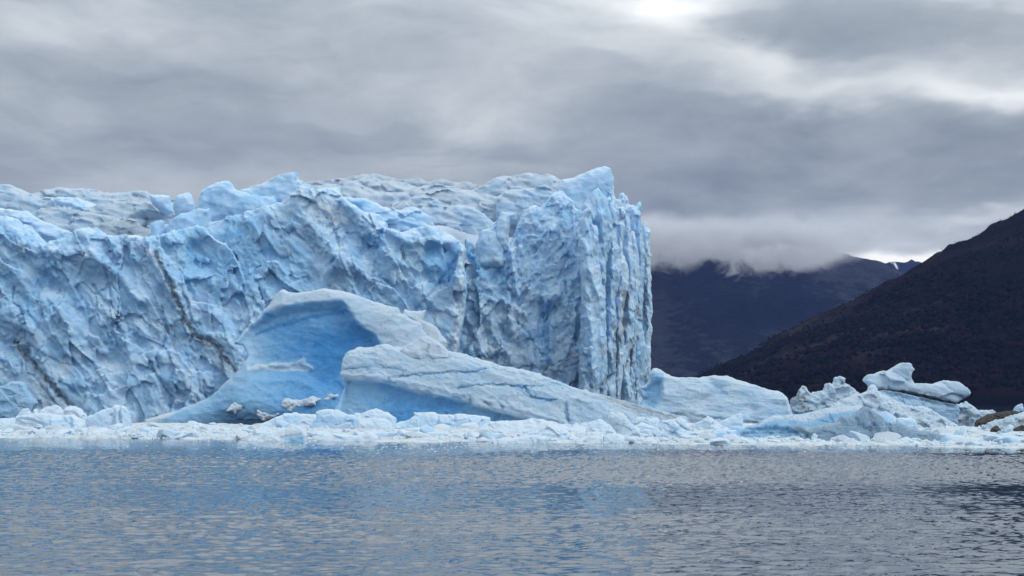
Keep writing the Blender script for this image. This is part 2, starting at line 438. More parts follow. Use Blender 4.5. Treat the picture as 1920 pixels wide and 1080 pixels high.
    loc = (cx, Y, 0) if parent is None else (cx - parent.location[0], Y - parent.location[1], -parent.location[2])
    return link(name, me, mat, parent, loc)

def shift(pts, dx, dy): return [(x + dx, y + dy) for x, y in pts]

# ================================================================== water
m, t, bs, out = new_mat('lake_water')
pos = t.add('ShaderNodeNewGeometry').outputs['Position']
h3 = t.m('ADD', t.noise(t.v('MULTIPLY', pos, (0.6, 1, 1)), 1.6, 3, 0.55), t.m('MULTIPLY', t.noise(pos, 5.0, 2, 0.5), 0.2))
bp = t.add('ShaderNodeBump'); bp.inputs['Distance'].default_value = 0.05; bp.inputs['Strength'].default_value = 0.2
t.l.new(h3, bp.inputs['Height']); t.l.new(bp.outputs[0], bs.inputs['Normal'])
bs.inputs['Base Color'].default_value = (.015, .038, .066, 1); bs.inputs['Roughness'].default_value = 0.05; bs.inputs['IOR'].default_value = 1.333
M_WATER = m
WAVE = 0.52
def waves():
    ys = [40.0]
    while ys[-1] < 420: ys.append(ys[-1] + (0.30 if ys[-1] < 80 else 0.33 + 0.0026 * (ys[-1] - 80)) * (4 if ys[-1] < 78 else 1))
    while ys[-1] < 9500: ys.append(ys[-1] * 1.05)
    ys = np.array([-400.0, -50.0] + ys, np.float32)
    u = np.concatenate([[-6000, -2500, -1200, -700], np.linspace(-395, 395, 860), [700, 1200, 2500, 6000]]).astype(np.float32) / 1000.0
    Yg, U = np.meshgrid(ys, u, indexing='ij')
    Xg = np.where(Yg > 30, U * np.maximum(Yg, 30), U * 400)
    Xg = Xg * np.where(np.abs(U) > 0.45, np.clip(900.0 / np.maximum(Yg, 1), 0.25, 4), 1.0)
    x, y = Xg.ravel(), Yg.ravel(); z0 = np.zeros_like(x)
    wx = x + 0.5 * perlin(np.stack([x * 0.3, y * 0.3, z0 + 3], 1))
    H = np.zeros_like(x); near = (y > 38) & (y < 420) & (np.abs(x) < 0.40 * np.maximum(y, 1)); q = lambda sx_, sy_, k: np.stack([wx[near] * sx_, y[near] * sy_, z0[near] + k], 1)
    hh = 0.29 * (0.5 - np.abs(perlin(q(0.28, 0.46, 1)))) + 0.30 * (0.5 - np.abs(perlin(q(0.76, 1.12, 9)))) + 0.13 * perlin(q(1.2, 1.4, 5)) + 0.10 * perlin(q(0.07, 0.15, 2))
    # gusts: ruffled and calmer patches; the lee of the ice is calm
    gust = 0.80 + 1.1 * fbm(q(0.009, 0.020, 4), 3)
    xn = x[near]; yn = y[near]
    edge = 304 + 26 * fbm(q(0.03, 0.012, 6), 3) - 0.12 * xn
    calm = 1 - 0.82 * sstep(edge - 55, edge - 5, yn)
    band = 1.0 + 1.5 * sstep(165, 195, yn + 12 * fbm(q(0.02, 0.05, 3), 2)) * (0.65 + 0.35 * sstep(-40, 30, xn))
    H[near] = WAVE * hh * np.clip(gust, 0.3, 1.5) * band * calm * (1 - sstep(395, 420, yn))
    V_ = np.stack([x, y, H], 1)
    nr, nc = Yg.shape; ii = np.arange(nr * nc).reshape(nr, nc)
    Qd = np.stack([ii[:-1, :-1].ravel(), ii[:-1, 1:].ravel(), ii[1:, 1:].ravel(), ii[1:, :-1].ravel()], 1)
    return V_, Qd
wV, wQ = waves()
water = link('lake_water', make_mesh('lake_water', wV, wQ), M_WATER); tag(water, kind='structure')

# ================================================================== mountains
def terrain(name, pxs, ridge, y_near, y_ridge, mat, nv=90, rough=1.0, scale=60.0, seed=1, gully=0.25, curve=1.0, back=0.6, snow=False):
    """hillside rising from the shore at y_near to its ridge, then falling away behind"""
    rp = np.array(ridge, np.float32)
    u = np.arange(pxs[0], pxs[1], pxs[2], dtype=np.float32)
    zr = CAMZ + (HY - np.interp(u, rp[:, 0], rp[:, 1])) / FPX * y_ridge
    v = np.linspace(0, 1 + back, nv).astype(np.float32)
    U, Vv = np.meshgrid(u, v, indexing='ij'); ZR = np.repeat(zr[:, None], nv, 1)
    Yy = y_near + (y_ridge - y_near) * Vv
    Xx = (U - HX) / FPX * y_ridge * (0.75 + 0.25 * Yy / y_ridge)
    t_ = np.clip(Vv, 0, 1); prof = t_ ** curve
    Zz = np.where(Vv <= 1, prof * ZR, ZR * np.maximum(0, 1 - (Vv - 1) * 1.2))
    p = np.stack([Xx.ravel(), Yy.ravel() * 0.8, np.full(Xx.size, seed * 9.7)], 1)
    pg = np.stack([Xx.ravel() / scale, Yy.ravel() / scale * 0.35, np.full(Xx.size, seed * 1.7)], 1)
    e = sstep(4.0, 60.0, ZR.ravel()) * sstep(0.0, 0.15, t_.ravel()) * (1 - 0.85 * sstep(0.8, 1.0, t_.ravel()) * (Vv.ravel() <= 1.02))
    Zz = Zz.ravel() + e * (gully * scale * ridged(pg, 4) * 0.5 + rough * fbm(p / (scale * 0.12), 4, 0.6)) - 2.0 * (1 - sstep(0, 0.05, t_.ravel()))
    Vt = np.stack([Xx.ravel(), Yy.ravel(), Zz], 1)
    nu = len(u); ii = np.arange(nu * nv).reshape(nu, nv)
    Qd = np.stack([ii[:-1, :-1].ravel(), ii[1:, :-1].ravel(), ii[1:, 1:].ravel(), ii[:-1, 1:].ravel()], 1)
    U_ = HX + Vt[:, 0] / Vt[:, 1] * FPX; P_ = HY - (Vt[:, 2] - CAMZ) / Vt[:, 1] * FPX
    sn = np.exp(-(line_d([(1671, 491), (1677, 493), (1682, 502)], U_, P_) / 1.6) ** 2) if snow else np.zeros(len(Vt))
    o = link(name, make_mesh(name, Vt, Qd, {'snow': sn}), mat); return tag(o, kind='structure'), Vt, t_.ravel()

def hill_mat(name, stops, scale, bump, bscale, streak=(1, 1, 1), shrub=0.0):
    m, t, bs, out = new_mat(name)
    pos = t.add('ShaderNodeNewGeometry').outputs['Position']
    a = t.noise(t.v('MULTIPLY', pos, streak), scale, 6, 0.6, 0.8)
    b = t.noise(pos, scale * 14, 5, 0.65)
    f = t.m('ADD', a, t.m('MULTIPLY', t.m('SUBTRACT', b, 0.5), 0.45))
    t.l.new(t.mix(t.add('ShaderNodeAttribute', attribute_name='snow').outputs['Fac'], t.ramp(f, stops), (.85, .87, .9)), bs.inputs['Base Color']); bs.inputs['Roughness'].default_value = 0.95; bs.inputs['Specular IOR Level'].default_value = 0.0
    bp = t.add('ShaderNodeBump'); bp.inputs['Strength'].default_value = 1.0; bp.inputs['Distance'].default_value = bump
    t.l.new(t.noise(pos, bscale, 5, 0.7), bp.inputs['Height']); t.l.new(bp.outputs[0], bs.inputs['Normal'])
    return m
M_HILL = hill_mat('wooded_slope', [(0.28, (.0030, .0046, .0054)), (0.42, (.0055, .0062, .0068)), (0.52, (.0120, .0080, .0082)), (0.62, (.021, .018, .016)), (0.72, (.045, .040, .035))], 0.006, 6.0, 0.12, (1.0, 0.4, 1.6))
M_MOUNT = hill_mat('bare_mountain', [(0.30, (.004, .006, .010)), (0.47, (.007, .009, .014)), (0.53, (.024, .026, .033)), (0.72, (.045, .045, .05))], 0.0022, 20.0, 0.02, (1.0, 0.5, 0.7))

hill, hv, ht = terrain('wooded_hill', (1290, 2350, 2.0), [(1100, 760), (1292, 757), (1310, 720), (1320, 706), (1343, 697), (1400, 676), (1440, 655), (1500, 622), (1560, 588), (1600, 567), (1650, 540), (1700, 512), (1732, 493), (1780, 474),
        (1830, 452), (1880, 423), (1920, 402), (2000, 350), (2150, 270), (2350, 200)], 1500, 2500, M_HILL, 150, 4.0, 130.0, 3, 0.27, 0.95)
far_m, fv, ft = terrain('far_mountain', (640, 2300, 4.0), [(600, 470), (900, 440), (1180, 452), (1230, 455), (1330, 462), (1420, 480), (1480, 470), (1512, 462), (1560, 474), (1620, 486), (1650, 495), (1690, 512), (1740, 545), (1800, 590), (1900, 640), (2300, 700)],
        4300, 6200, M_MOUNT, 120, 14.0, 520.0, 5, 0.22, 1.1)
peaks, pv, pt = terrain('distant_peaks', (1500, 2100, 1.2), [(1500, 520), (1590, 478), (1604, 482), (1629, 493), (1647, 487), (1659, 492), (1671, 488), (1685, 489), (1695, 490), (1703, 488), (1709, 484), (1715, 488), (1722, 488), (1733, 493), (1800, 510), (2100, 600)],
        6600, 8600, M_MOUNT, 90, 10.0, 420.0, 8, 0.12, 1.2, 0.4, True)

# thin blue air between the camera and the far mountains
def box_mesh(name, a, b):
    v = np.array([(x, y, z) for x in (a[0], b[0]) for y in (a[1], b[1]) for z in (a[2], b[2])], np.float32)
    q = np.array([(0, 1, 3, 2), (4, 6, 7, 5), (0, 4, 5, 1), (2, 3, 7, 6), (0, 2, 6, 4), (1, 5, 7, 3)]); return make_mesh(name, v, q, smooth=False)
HAZE_DENS = 3.3e-5
m = bpy.data.materials.new('haze_air'); m.use_nodes = True; t = N(m.node_tree); t.n.clear()
out = t.add('ShaderNodeOutputMaterial'); pv_ = t.add('ShaderNodeVolumePrincipled'); t.l.new(pv_.outputs[0], out.inputs['Volume'])
pv_.inputs['Color'].default_value = (.22, .34, .80, 1); pv_.inputs['Density'].default_value = HAZE_DENS; pv_.inputs['Anisotropy'].default_value = 0.2
haze = link('haze', box_mesh('haze', (-7000, -600, -60), (7000, 9900, 760)), m); tag(haze, kind='stuff')

# shrubs and low trees on the near hillside: one dark mass, far too many to count
def ico(level):
    g = (1 + 5 ** .5) / 2
    v = [(-1, g, 0), (1, g, 0), (-1, -g, 0), (1, -g, 0), (0, -1, g), (0, 1, g), (0, -1, -g), (0, 1, -g), (g, 0, -1), (g, 0, 1), (-g, 0, -1), (-g, 0, 1)]
    f = [(0,11,5),(0,5,1),(0,1,7),(0,7,10),(0,10,11),(1,5,9),(5,11,4),(11,10,2),(10,7,6),(7,1,8),(3,9,4),(3,4,2),(3,2,6),(3,6,8),(3,8,9),(4,9,5),(2,4,11),(6,2,10),(8,6,7),(9,8,1)]
    v = [np.array(p, float) / np.linalg.norm(p) for p in v]
    for _ in range(level):
        c = {}; nf = []
        def mid(a, b):
            k = (min(a, b), max(a, b))
            if k not in c: m_ = v[a] + v[b]; v.append(m_ / np.linalg.norm(m_)); c[k] = len(v) - 1
            return c[k]
        for a, b, d in f:
            x, y, z = mid(a, b), mid(b, d), mid(d, a); nf += [(a, x, z), (b, y, x), (d, z, y), (x, y, z)]
        f = nf
    return np.array(v, np.float32), np.array(f, np.int32)
iv, if_ = ico(0)
def scatter_blobs(Vb, Fb, C, S, rot, jit, rnd):
    n = len(C); k = len(Vb)
    P_ = np.repeat(Vb[None], n, 0) * (1 + jit * rnd.uniform(-1, 1, (n, k, 1)))
    c, s = np.cos(rot)[:, None], np.sin(rot)[:, None]
    x = P_[:, :, 0] * c - P_[:, :, 1] * s; y = P_[:, :, 0] * s + P_[:, :, 1] * c
    P_ = np.stack([x, y, P_[:, :, 2]], 2) * S[:, None, :] + C[:, None, :]
    return P_.reshape(-1, 3).astype(np.float32), (Fb[None] + (np.arange(n) * k)[:, None, None]).reshape(-1, 3)
def forest():
    rnd = np.random.RandomState(5)
    U_ = HX + hv[:, 0] / hv[:, 1] * FPX
    ok = np.nonzero((U_ > 1250) & (U_ < 2050) & (hv[:, 2] > 2) & (ht <= 1.0) & (hv[:, 1] < 2560))[0]
    dens = fbm(hv[ok] / np.array([90, 160, 60]), 3) * 2 + 0.45
    ok = ok[rnd.rand(len(ok)) < np.clip(dens, 0.06, 1)]
    ok = rnd.choice(ok, 11000)
    C = hv[ok] + rnd.normal(0, 1, (len(ok), 3)) * np.array([3.0, 4.0, 0.0]); s = rnd.uniform(1.2, 3.4, len(ok)) * (0.55 + 0.45 * (hv[ok][:, 2] < 150)) * np.where(ht[ok] > .9, .45, 1)
    S = np.stack([s, s, s * rnd.uniform(.7, 1.2, len(ok))], 1); C[:, 2] += s * .4
    for nm, m_, sel in (('dark_forest', M_TREE, rnd.rand(len(ok)) < .6), ('autumn_shrubs', M_SHRUB, None)):
        if sel is None: sel = ~last
        last = sel
        V_, F_ = scatter_blobs(iv, if_, C[sel], S[sel], rnd.uniform(0, 6.28, sel.sum()), .35, rnd)
        o = link(nm, make_mesh(nm, V_, F_, smooth=False), m_); tag(o, kind='stuff')
def plain(name, col, rough=.9):
    m, t, bs, out = new_mat(name)
    pos = t.add('ShaderNodeNewGeometry').outputs['Position']
    t.l.new(t.mix(t.noise(pos, 0.05, 4, .6), tuple(c * .6 for c in col), tuple(c * 1.5 for c in col)), bs.inputs['Base Color']); bs.inputs['Roughness'].default_value = rough; bs.inputs['Specular IOR Level'].default_value = 0.0
    return m
M_TREE = plain('dark_leaves', (.0038, .0058, .0058)); M_SHRUB = plain('red_brown_leaves', (.0115, .0078, .0080))
forest()
# ================================================================== glacier
GL = empty('glacier', (-20, 770, 0))
tag(GL, 'huge blue glacier ending in a broken vertical ice cliff above the lake', 'glacier')
def cracks(n, x0, x1, y0, y1, slant, seed):
    rr = random.Random(seed); out = []
    for _ in range(n):
        x, y = rr.uniform(x0, x1), rr.uniform(y0, y1 - 60); c = [(x, y)]
        for _ in range(rr.randint(3, 6)):
            x += rr.gauss(slant, 9); y += rr.uniform(14, 30); c.append((x, min(y, 780)))
        out.append((c, rr.uniform(.7, 1.5), rr.uniform(.35, .6)))
    return out
A_TOP = [(-190, 395), (-120, 408), (-60, 396), (0, 400), (14, 404), (24, 420), (30, 414), (40, 416), (44, 426), (60, 442), (72, 452), (84, 450), (112, 441), (122, 452), (131, 430), (150, 422), (172, 427), (190, 436), (220, 438),
         (236, 435), (262, 440), (284, 438), (305, 434), (330, 424), (360, 414), (400, 404), (440, 392), (480, 384), (520, 372), (546, 352), (560, 340), (578, 343), (583, 354), (600, 347), (625, 344), (637, 362), (658, 378), (680, 394), (708, 396),
         (711, 408), (721, 411), (722, 424), (750, 430), (770, 424), (805, 417), (818, 424), (844, 436), (866, 455), (872, 468)]
A_OUT = A_TOP + [(868, 500), (873, 522), (871, 560), (866, 600), (860, 640), (852, 680), (850, 720), (852, 800), (-190, 800)]
DIRT_A = [([(285, 470), (310, 520), (332, 565), (345, 600), (362, 628), (395, 640), (415, 655), (425, 680), (440, 694)], .95, 4.0), ([(300, 500), (320, 550), (340, 590)], .45, 3.0), ([(362, 625), (380, 640), (410, 648)], 1.0, 6),
          ([(395, 640), (420, 690), (438, 700)], .5, 9), ([(20, 640), (45, 668), (70, 695), (95, 722), (115, 745), (130, 765)], .95, 4), ([(40, 680), (60, 720), (110, 760)], .35, 14), ([(70, 700), (90, 770)], .35, 20)]
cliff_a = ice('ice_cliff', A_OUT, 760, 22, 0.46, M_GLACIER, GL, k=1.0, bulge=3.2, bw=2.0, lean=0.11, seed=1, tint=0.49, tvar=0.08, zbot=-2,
    recess=[([(792, 462), (830, 452), (862, 478), (858, 510), (845, 530), (815, 540), (788, 530), (785, 495)], 1.3, 2.0), ([(676, 440), (716, 424), (722, 460), (700, 478), (684, 470)], 3.5, 3.0),
            ([(290, 452), (420, 430), (452, 500), (420, 525), (330, 515)], 3.2, 5.0), ([(225, 470), (280, 500), (300, 540), (250, 520)], 2.0, 4.0), ([(470, 430), (540, 470), (560, 530), (500, 545), (460, 500)], 2.2, 6.0),
            ([(20, 480), (90, 500), (150, 560), (80, 560)], 2.5, 5.0), ([(150, 600), (250, 640), (240, 700), (160, 690)], 2.0, 5.0)],
    lines=[([(0, 420), (40, 455), (110, 470), (190, 490)], -3.0, 3.5), ([(140, 430), (170, 470), (215, 510), (260, 560)], -3.2, 2.8), ([(235, 440), (290, 480), (330, 560), (350, 620)], -2.2, 3.0), ([(300, 430), (330, 480)], -2.0, 3.0),
           ([(545, 350), (560, 400), (600, 440), (640, 480), (690, 520)], -3.0, 3.0), ([(640, 370), (690, 420), (720, 470), (760, 500), (790, 560)], -2.8, 3.0), ([(720, 420), (760, 450), (800, 450), (850, 450)], -2.0, 2.2),
           ([(285, 470), (310, 520), (332, 565), (345, 600), (362, 628), (395, 640), (425, 680), (440, 694)], 2.0, 1.0), ([(20, 640), (70, 695), (130, 765)], 1.8, 1.2), ([(864, 470), (800, 560), (760, 600)], 0.9, 0.6),
           ([(620, 500), (590, 560), (560, 600)], -2.0, 3.0), ([(660, 560), (630, 480)], -1.6, 2.0), ([(0, 560), (60, 620), (80, 700)], -2.0, 3.0), ([(100, 560), (140, 640), (150, 720)], -2.2, 3.0), ([(200, 560), (230, 640), (240, 720)], -1.8, 3.0),
           ([(400, 590), (430, 640)], -1.8, 2.5), ([(860, 520), (850, 600), (830, 650)], -1.5, 2.0), ([(868, 470), (868, 520), (866, 560), (861, 600), (856, 640), (848, 700)], -3.2, 1.5)] + cracks(22, 0, 850, 430, 740, 6, 3),
    relief=[('n', 34, 4.5, (1, 1.3), 0.5), ('c', 17, 2.1, (0.8, 1.5), 0.35), ('c', 8, .95, (0.75, 1.4), 0.5), ('r', 9, .7, (0.8, 3.0), 0.62), ('s', 9, 1.3, (0.75, 1.6), 0.6), ('s', 5, .6, (.8, 1.4), .7)], warp=0.5,
    calm_=.6, calm_scale=11, disp=[('c', 3.4, 0.28, (0.8, 1.2), 0.6), ('s', 2.4, 0.42, (0.85, 1.3), 0.5), ('s', 1.3, 0.20, (0.9, 1.2), 0.3)],
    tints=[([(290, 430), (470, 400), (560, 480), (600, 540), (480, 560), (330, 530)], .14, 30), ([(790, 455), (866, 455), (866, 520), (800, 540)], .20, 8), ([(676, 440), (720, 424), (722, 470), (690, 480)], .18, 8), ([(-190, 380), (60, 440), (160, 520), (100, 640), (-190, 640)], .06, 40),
           ([(20, 690), (130, 690), (170, 790), (20, 790)], -.06, 25), ([(856, 480), (880, 460), (885, 700), (846, 700)], -.26, 4), ([(550, 330), (640, 350), (640, 420), (560, 420)], -.15, 20)],  # the pale strip down the right edge paints a lit rim into the tint
    dirts=DIRT_A, cell=(7.0, .10), jag=(4.0, .35))
B_TOP = [(790, 500), (850, 480), (866, 462), (874, 440), (884, 452), (890, 470), (897, 434), (905, 426), (914, 424), (922, 414), (932, 408), (936, 420), (950, 440), (956, 460), (962, 440), (975, 405), (985, 388), (997, 380), (1014, 380), (1030, 366), (1040, 355), (1057, 350), (1064, 362),
         (1076, 369), (1080, 385), (1090, 388), (1092, 400)]
B_OUT = B_TOP + [(1096, 500), (1094, 640), (1090, 800), (790, 800)]
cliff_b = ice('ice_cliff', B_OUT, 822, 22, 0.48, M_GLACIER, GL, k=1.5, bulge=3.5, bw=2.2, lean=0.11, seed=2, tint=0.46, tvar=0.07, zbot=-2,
    recess=[([(872, 470), (893, 480), (898, 520), (880, 540), (872, 510)], 3.0, 2.5), ([(905, 460), (945, 455), (950, 520), (915, 540), (900, 500)], 2.0, 3.0), ([(1014, 590), (1032, 570), (1030, 640), (1024, 670), (1014, 640)], 3.5, 1.6), ([(930, 600), (950, 615), (955, 645), (940, 640)], 2.0, 2.0),
            ([(1080, 610), (1100, 600), (1095, 650), (1070, 640)], 2.0, 2.0)],
    lines=[([(935, 396), (957, 460), (965, 520), (975, 560)], -3.4, 1.5), ([(905, 430), (945, 490), (955, 560), (960, 620)], -2.4, 1.6), ([(1091, 480), (1096, 560), (1100, 640)], -2.0, 1.5), ([(1030, 560), (1048, 548), (1075, 590), (1095, 650), (1100, 690)], -4.0, 3.0),
           ([(1028, 600), (1034, 650), (1040, 690)], -2.5, 2.0), ([(940, 560), (985, 590)], -2.0, 1.8), ([(870, 640), (900, 680), (960, 720)], -2.0, 2.5), ([(905, 580), (930, 630), (960, 680)], -1.4, 2.0), ([(1045, 430), (1080, 480), (1095, 560)], -1.2, 1.6), ([(880, 600), (905, 660)], -2.4, 2.0),
           ([(985, 640), (1010, 630), (1030, 640)], 0.8, 0.5), ([(1000, 690), (1060, 700)], 0.8, 0.5)] + cracks(10, 880, 1080, 420, 720, 2, 8),
    relief=[('n', 22, 2.6, (1, 1.4), -0.2), ('c', 12, 1.6, (0.7, 1.6), -0.25), ('r', 8, 1.5, (0.7, 3.4), -0.22), ('c', 5, .7, (.8, 1.4), -.4), ('s', 5, .7, (0.8, 1.5), -0.5)], warp=0.45,
    calm_=.5, disp=[('c', 2.6, 0.30, (0.8, 1.2), -0.5), ('s', 2.0, 0.34, (0.8, 1.3), -0.5), ('s', 1.2, 0.18, (1, 1.1), 0.3)],
    tints=[([(880, 470), (950, 460), (950, 520), (890, 520)], .12, 12), ([(850, 470), (896, 450), (900, 700), (840, 700)], .14, 10), ([(870, 570), (1090, 560), (1090, 800), (870, 800)], -.08, 30), ([(1012, 570), (1034, 560), (1032, 680), (1014, 680)], .25, 6)],  # the deeper left strip paints the shade beside the nearer cliff into the tint
    dirts=[([(1040, 690), (1075, 660)], .3, 10), ([(1075, 720), (1095, 690)], .4, 8)], cell=(5.0, .10), jag=(3.0, .35))

# dirty melt cracks that run across the fluted corner
DIRT_F = [([(1165, 544), (1178, 551), (1175, 565), (1164, 580)], .95, 5), ([(1149, 595), (1153, 610), (1157, 651), (1156, 690)], .8, 2.5), ([(1124, 725), (1134, 715), (1145, 702), (1156, 698)], 1.0, 3), ([(1176, 687), (1183, 670), (1188, 646), (1193, 630)], .95, 2.5),
          ([(1188, 646), (1188, 672), (1191, 702), (1190, 723), (1192, 753)], .9, 2.2), ([(1168, 750), (1168, 727), (1176, 720)], .8, 2.5), ([(1193, 721), (1209, 704), (1218, 689)], .8, 2), ([(1213, 520), (1213, 546), (1211, 578), (1213, 600)], .95, 3), ([(1196, 575), (1198, 593)], .9, 4),
          ([(1162, 610), (1166, 640)], .6, 6), ([(1130, 740), (1150, 745)], .5, 12), ([(1140, 660), (1150, 690)], .3, 12), ([(1200, 620), (1205, 740)], .35, 5), ([(1172, 600), (1170, 625)], .6, 7), ([(1205, 740), (1215, 700)], .5, 4), ([(1110, 700), (1118, 740)], .25, 8)]
FINS = [
    (805, .38, [(1083, 400), (1090, 392), (1103, 387), (1107, 383), (1111, 392), (1112, 405), (1116, 415), (1124, 426), (1126, 441), (1124, 451), (1125, 475), (1128, 500), (1132, 532), (1135, 560), (1135, 593), (1133, 615), (1136, 640), (1130, 668), (1126, 698), (1124, 723), (1124, 800), (1082, 800), (1088, 640), (1092, 560), (1088, 480)],
        [([(1088, 443), (1100, 466), (1103, 500), (1124, 556)], -2.0, 1.2), ([(1096, 500), (1100, 580), (1098, 660)], -1.6, 1.2), ([(1104, 580), (1112, 620), (1104, 680)], -1.8, 1.3), ([(1110, 640), (1113, 740)], -1.2, 1.0), ([(1095, 700), (1105, 720)], 1.0, 0.7)]),
    (813, .44, [(1090, 384), (1100, 370), (1111, 356), (1120, 346), (1125, 342), (1128, 349), (1138, 362), (1144, 379), (1150, 398), (1152, 420), (1150, 441), (1147, 462), (1139, 490), (1137, 560), (1140, 640), (1140, 800), (1090, 800), (1092, 500)],
        [([(1130, 400), (1132, 440), (1135, 480), (1132, 520)], -1.6, 1.0), ([(1118, 360), (1128, 400), (1126, 440)], -1.0, 1.2)]),
    (822, .38, [(1136, 366), (1146, 362), (1154, 375), (1159, 385), (1164, 390), (1163, 400), (1160, 411), (1161, 432), (1160, 451), (1165, 466), (1164, 479), (1168, 505), (1165, 522), (1158, 553), (1157, 576), (1162, 589), (1160, 612), (1156, 640), (1158, 659), (1157, 698), (1157, 800), (1128, 800), (1132, 640), (1136, 500)],
        [([(1145, 440), (1150, 500), (1146, 560), (1150, 620), (1148, 700)], -1.4, 1.0), ([(1140, 560), (1142, 640), (1138, 720)], -1.2, 0.9)]),
    (826, .30, [(1162, 480), (1172, 474), (1178, 490), (1182, 520), (1182, 535), (1179, 548), (1172, 575), (1168, 600), (1172, 625), (1173, 665), (1170, 700), (1166, 730), (1165, 800), (1148, 800), (1150, 640), (1150, 480)], [([(1160, 560), (1164, 640), (1161, 740)], -1.2, 0.9)]),
    (831, .30, [(1158, 388), (1164, 383), (1171, 385), (1175, 398), (1173, 407), (1171, 413), (1174, 422), (1172, 436), (1169, 453), (1170, 520), (1155, 520), (1158, 440)], [([(1160, 412), (1170, 410)], 1.5, 0.8)]),
    (836, .34, [(1172, 400), (1180, 396), (1186, 420), (1190, 470), (1194, 500), (1192, 540), (1190, 560), (1194, 575), (1193, 600), (1190, 640), (1184, 660), (1182, 700), (1185, 720), (1182, 800), (1160, 800), (1162, 600), (1165, 420)], [([(1178, 430), (1184, 500), (1180, 600)], -1.2, 0.9)]),
    (842, .36, [(1184, 430), (1192, 430), (1200, 470), (1203, 500), (1200, 540), (1198, 580), (1199, 600), (1194, 650), (1193, 720), (1196, 800), (1176, 800), (1178, 600), (1180, 440)], [([(1192, 480), (1194, 560), (1190, 660)], -1.0, 0.8)]),
    (848, .44, [(1174, 388), (1182, 381), (1190, 381), (1196, 377), (1205, 371), (1207, 381), (1206, 400), (1206, 421), (1209, 449), (1212, 466), (1213, 494), (1210, 511), (1209, 543), (1207, 572), (1209, 593), (1207, 617), (1213, 646), (1211, 668), (1209, 721), (1209, 800), (1180, 800), (1180, 500), (1176, 420)], [([(1200, 400), (1204, 480), (1200, 560)], -1.2, 0.9)]),
    (858, .30, [(1202, 420), (1207, 412), (1211, 406), (1218, 415), (1219, 422), (1225, 430), (1224, 436), (1221, 439), (1221, 449), (1223, 479), (1224, 517), (1224, 539), (1226, 583), (1224, 604), (1226, 621), (1222, 642), (1223, 668), (1223, 698), (1218, 717), (1210, 744), (1209, 800), (1192, 800), (1198, 500)], [([(1216, 440), (1218, 540), (1216, 640)], -1.2, 0.9)]),
    (871, .30, [(1136, 362), (1146, 352), (1153, 346), (1155, 370), (1160, 371), (1164, 360), (1172, 357), (1177, 368), (1181, 381), (1190, 383), (1190, 430), (1136, 430)], [([(1158, 375), (1176, 372)], -0.8, 0.8)]),
]
for i, (Y, tn, ol, ln) in enumerate(FINS):
    ice('ice_fin', ol, Y, 12, 0.42, M_GLACIER, GL, k=0.8, bulge=4.2, bw=1.6, lean=0.06, seed=20 + i, tint=tn + .06, tvar=0.07, zbot=-2, lines=ln,
        relief=[('s', 6, 1.0, (0.6, 2.2), 0.05), ('c', 5, .8, (.7, 1.3), .2), ('s', 3.0, 0.6, (0.6, 2.2), 0.0)], disp=[('s', 2.2, 0.36, (0.8, 1.5), 0.1), ('s', 1.3, 0.18, (1, 1.3), 0.3), ('n', 1.0, 0.06, (1, 1), 0)],
        warp=0.4, dirts=DIRT_F, cell=(4.0, .10), jag=(2.2, .28))

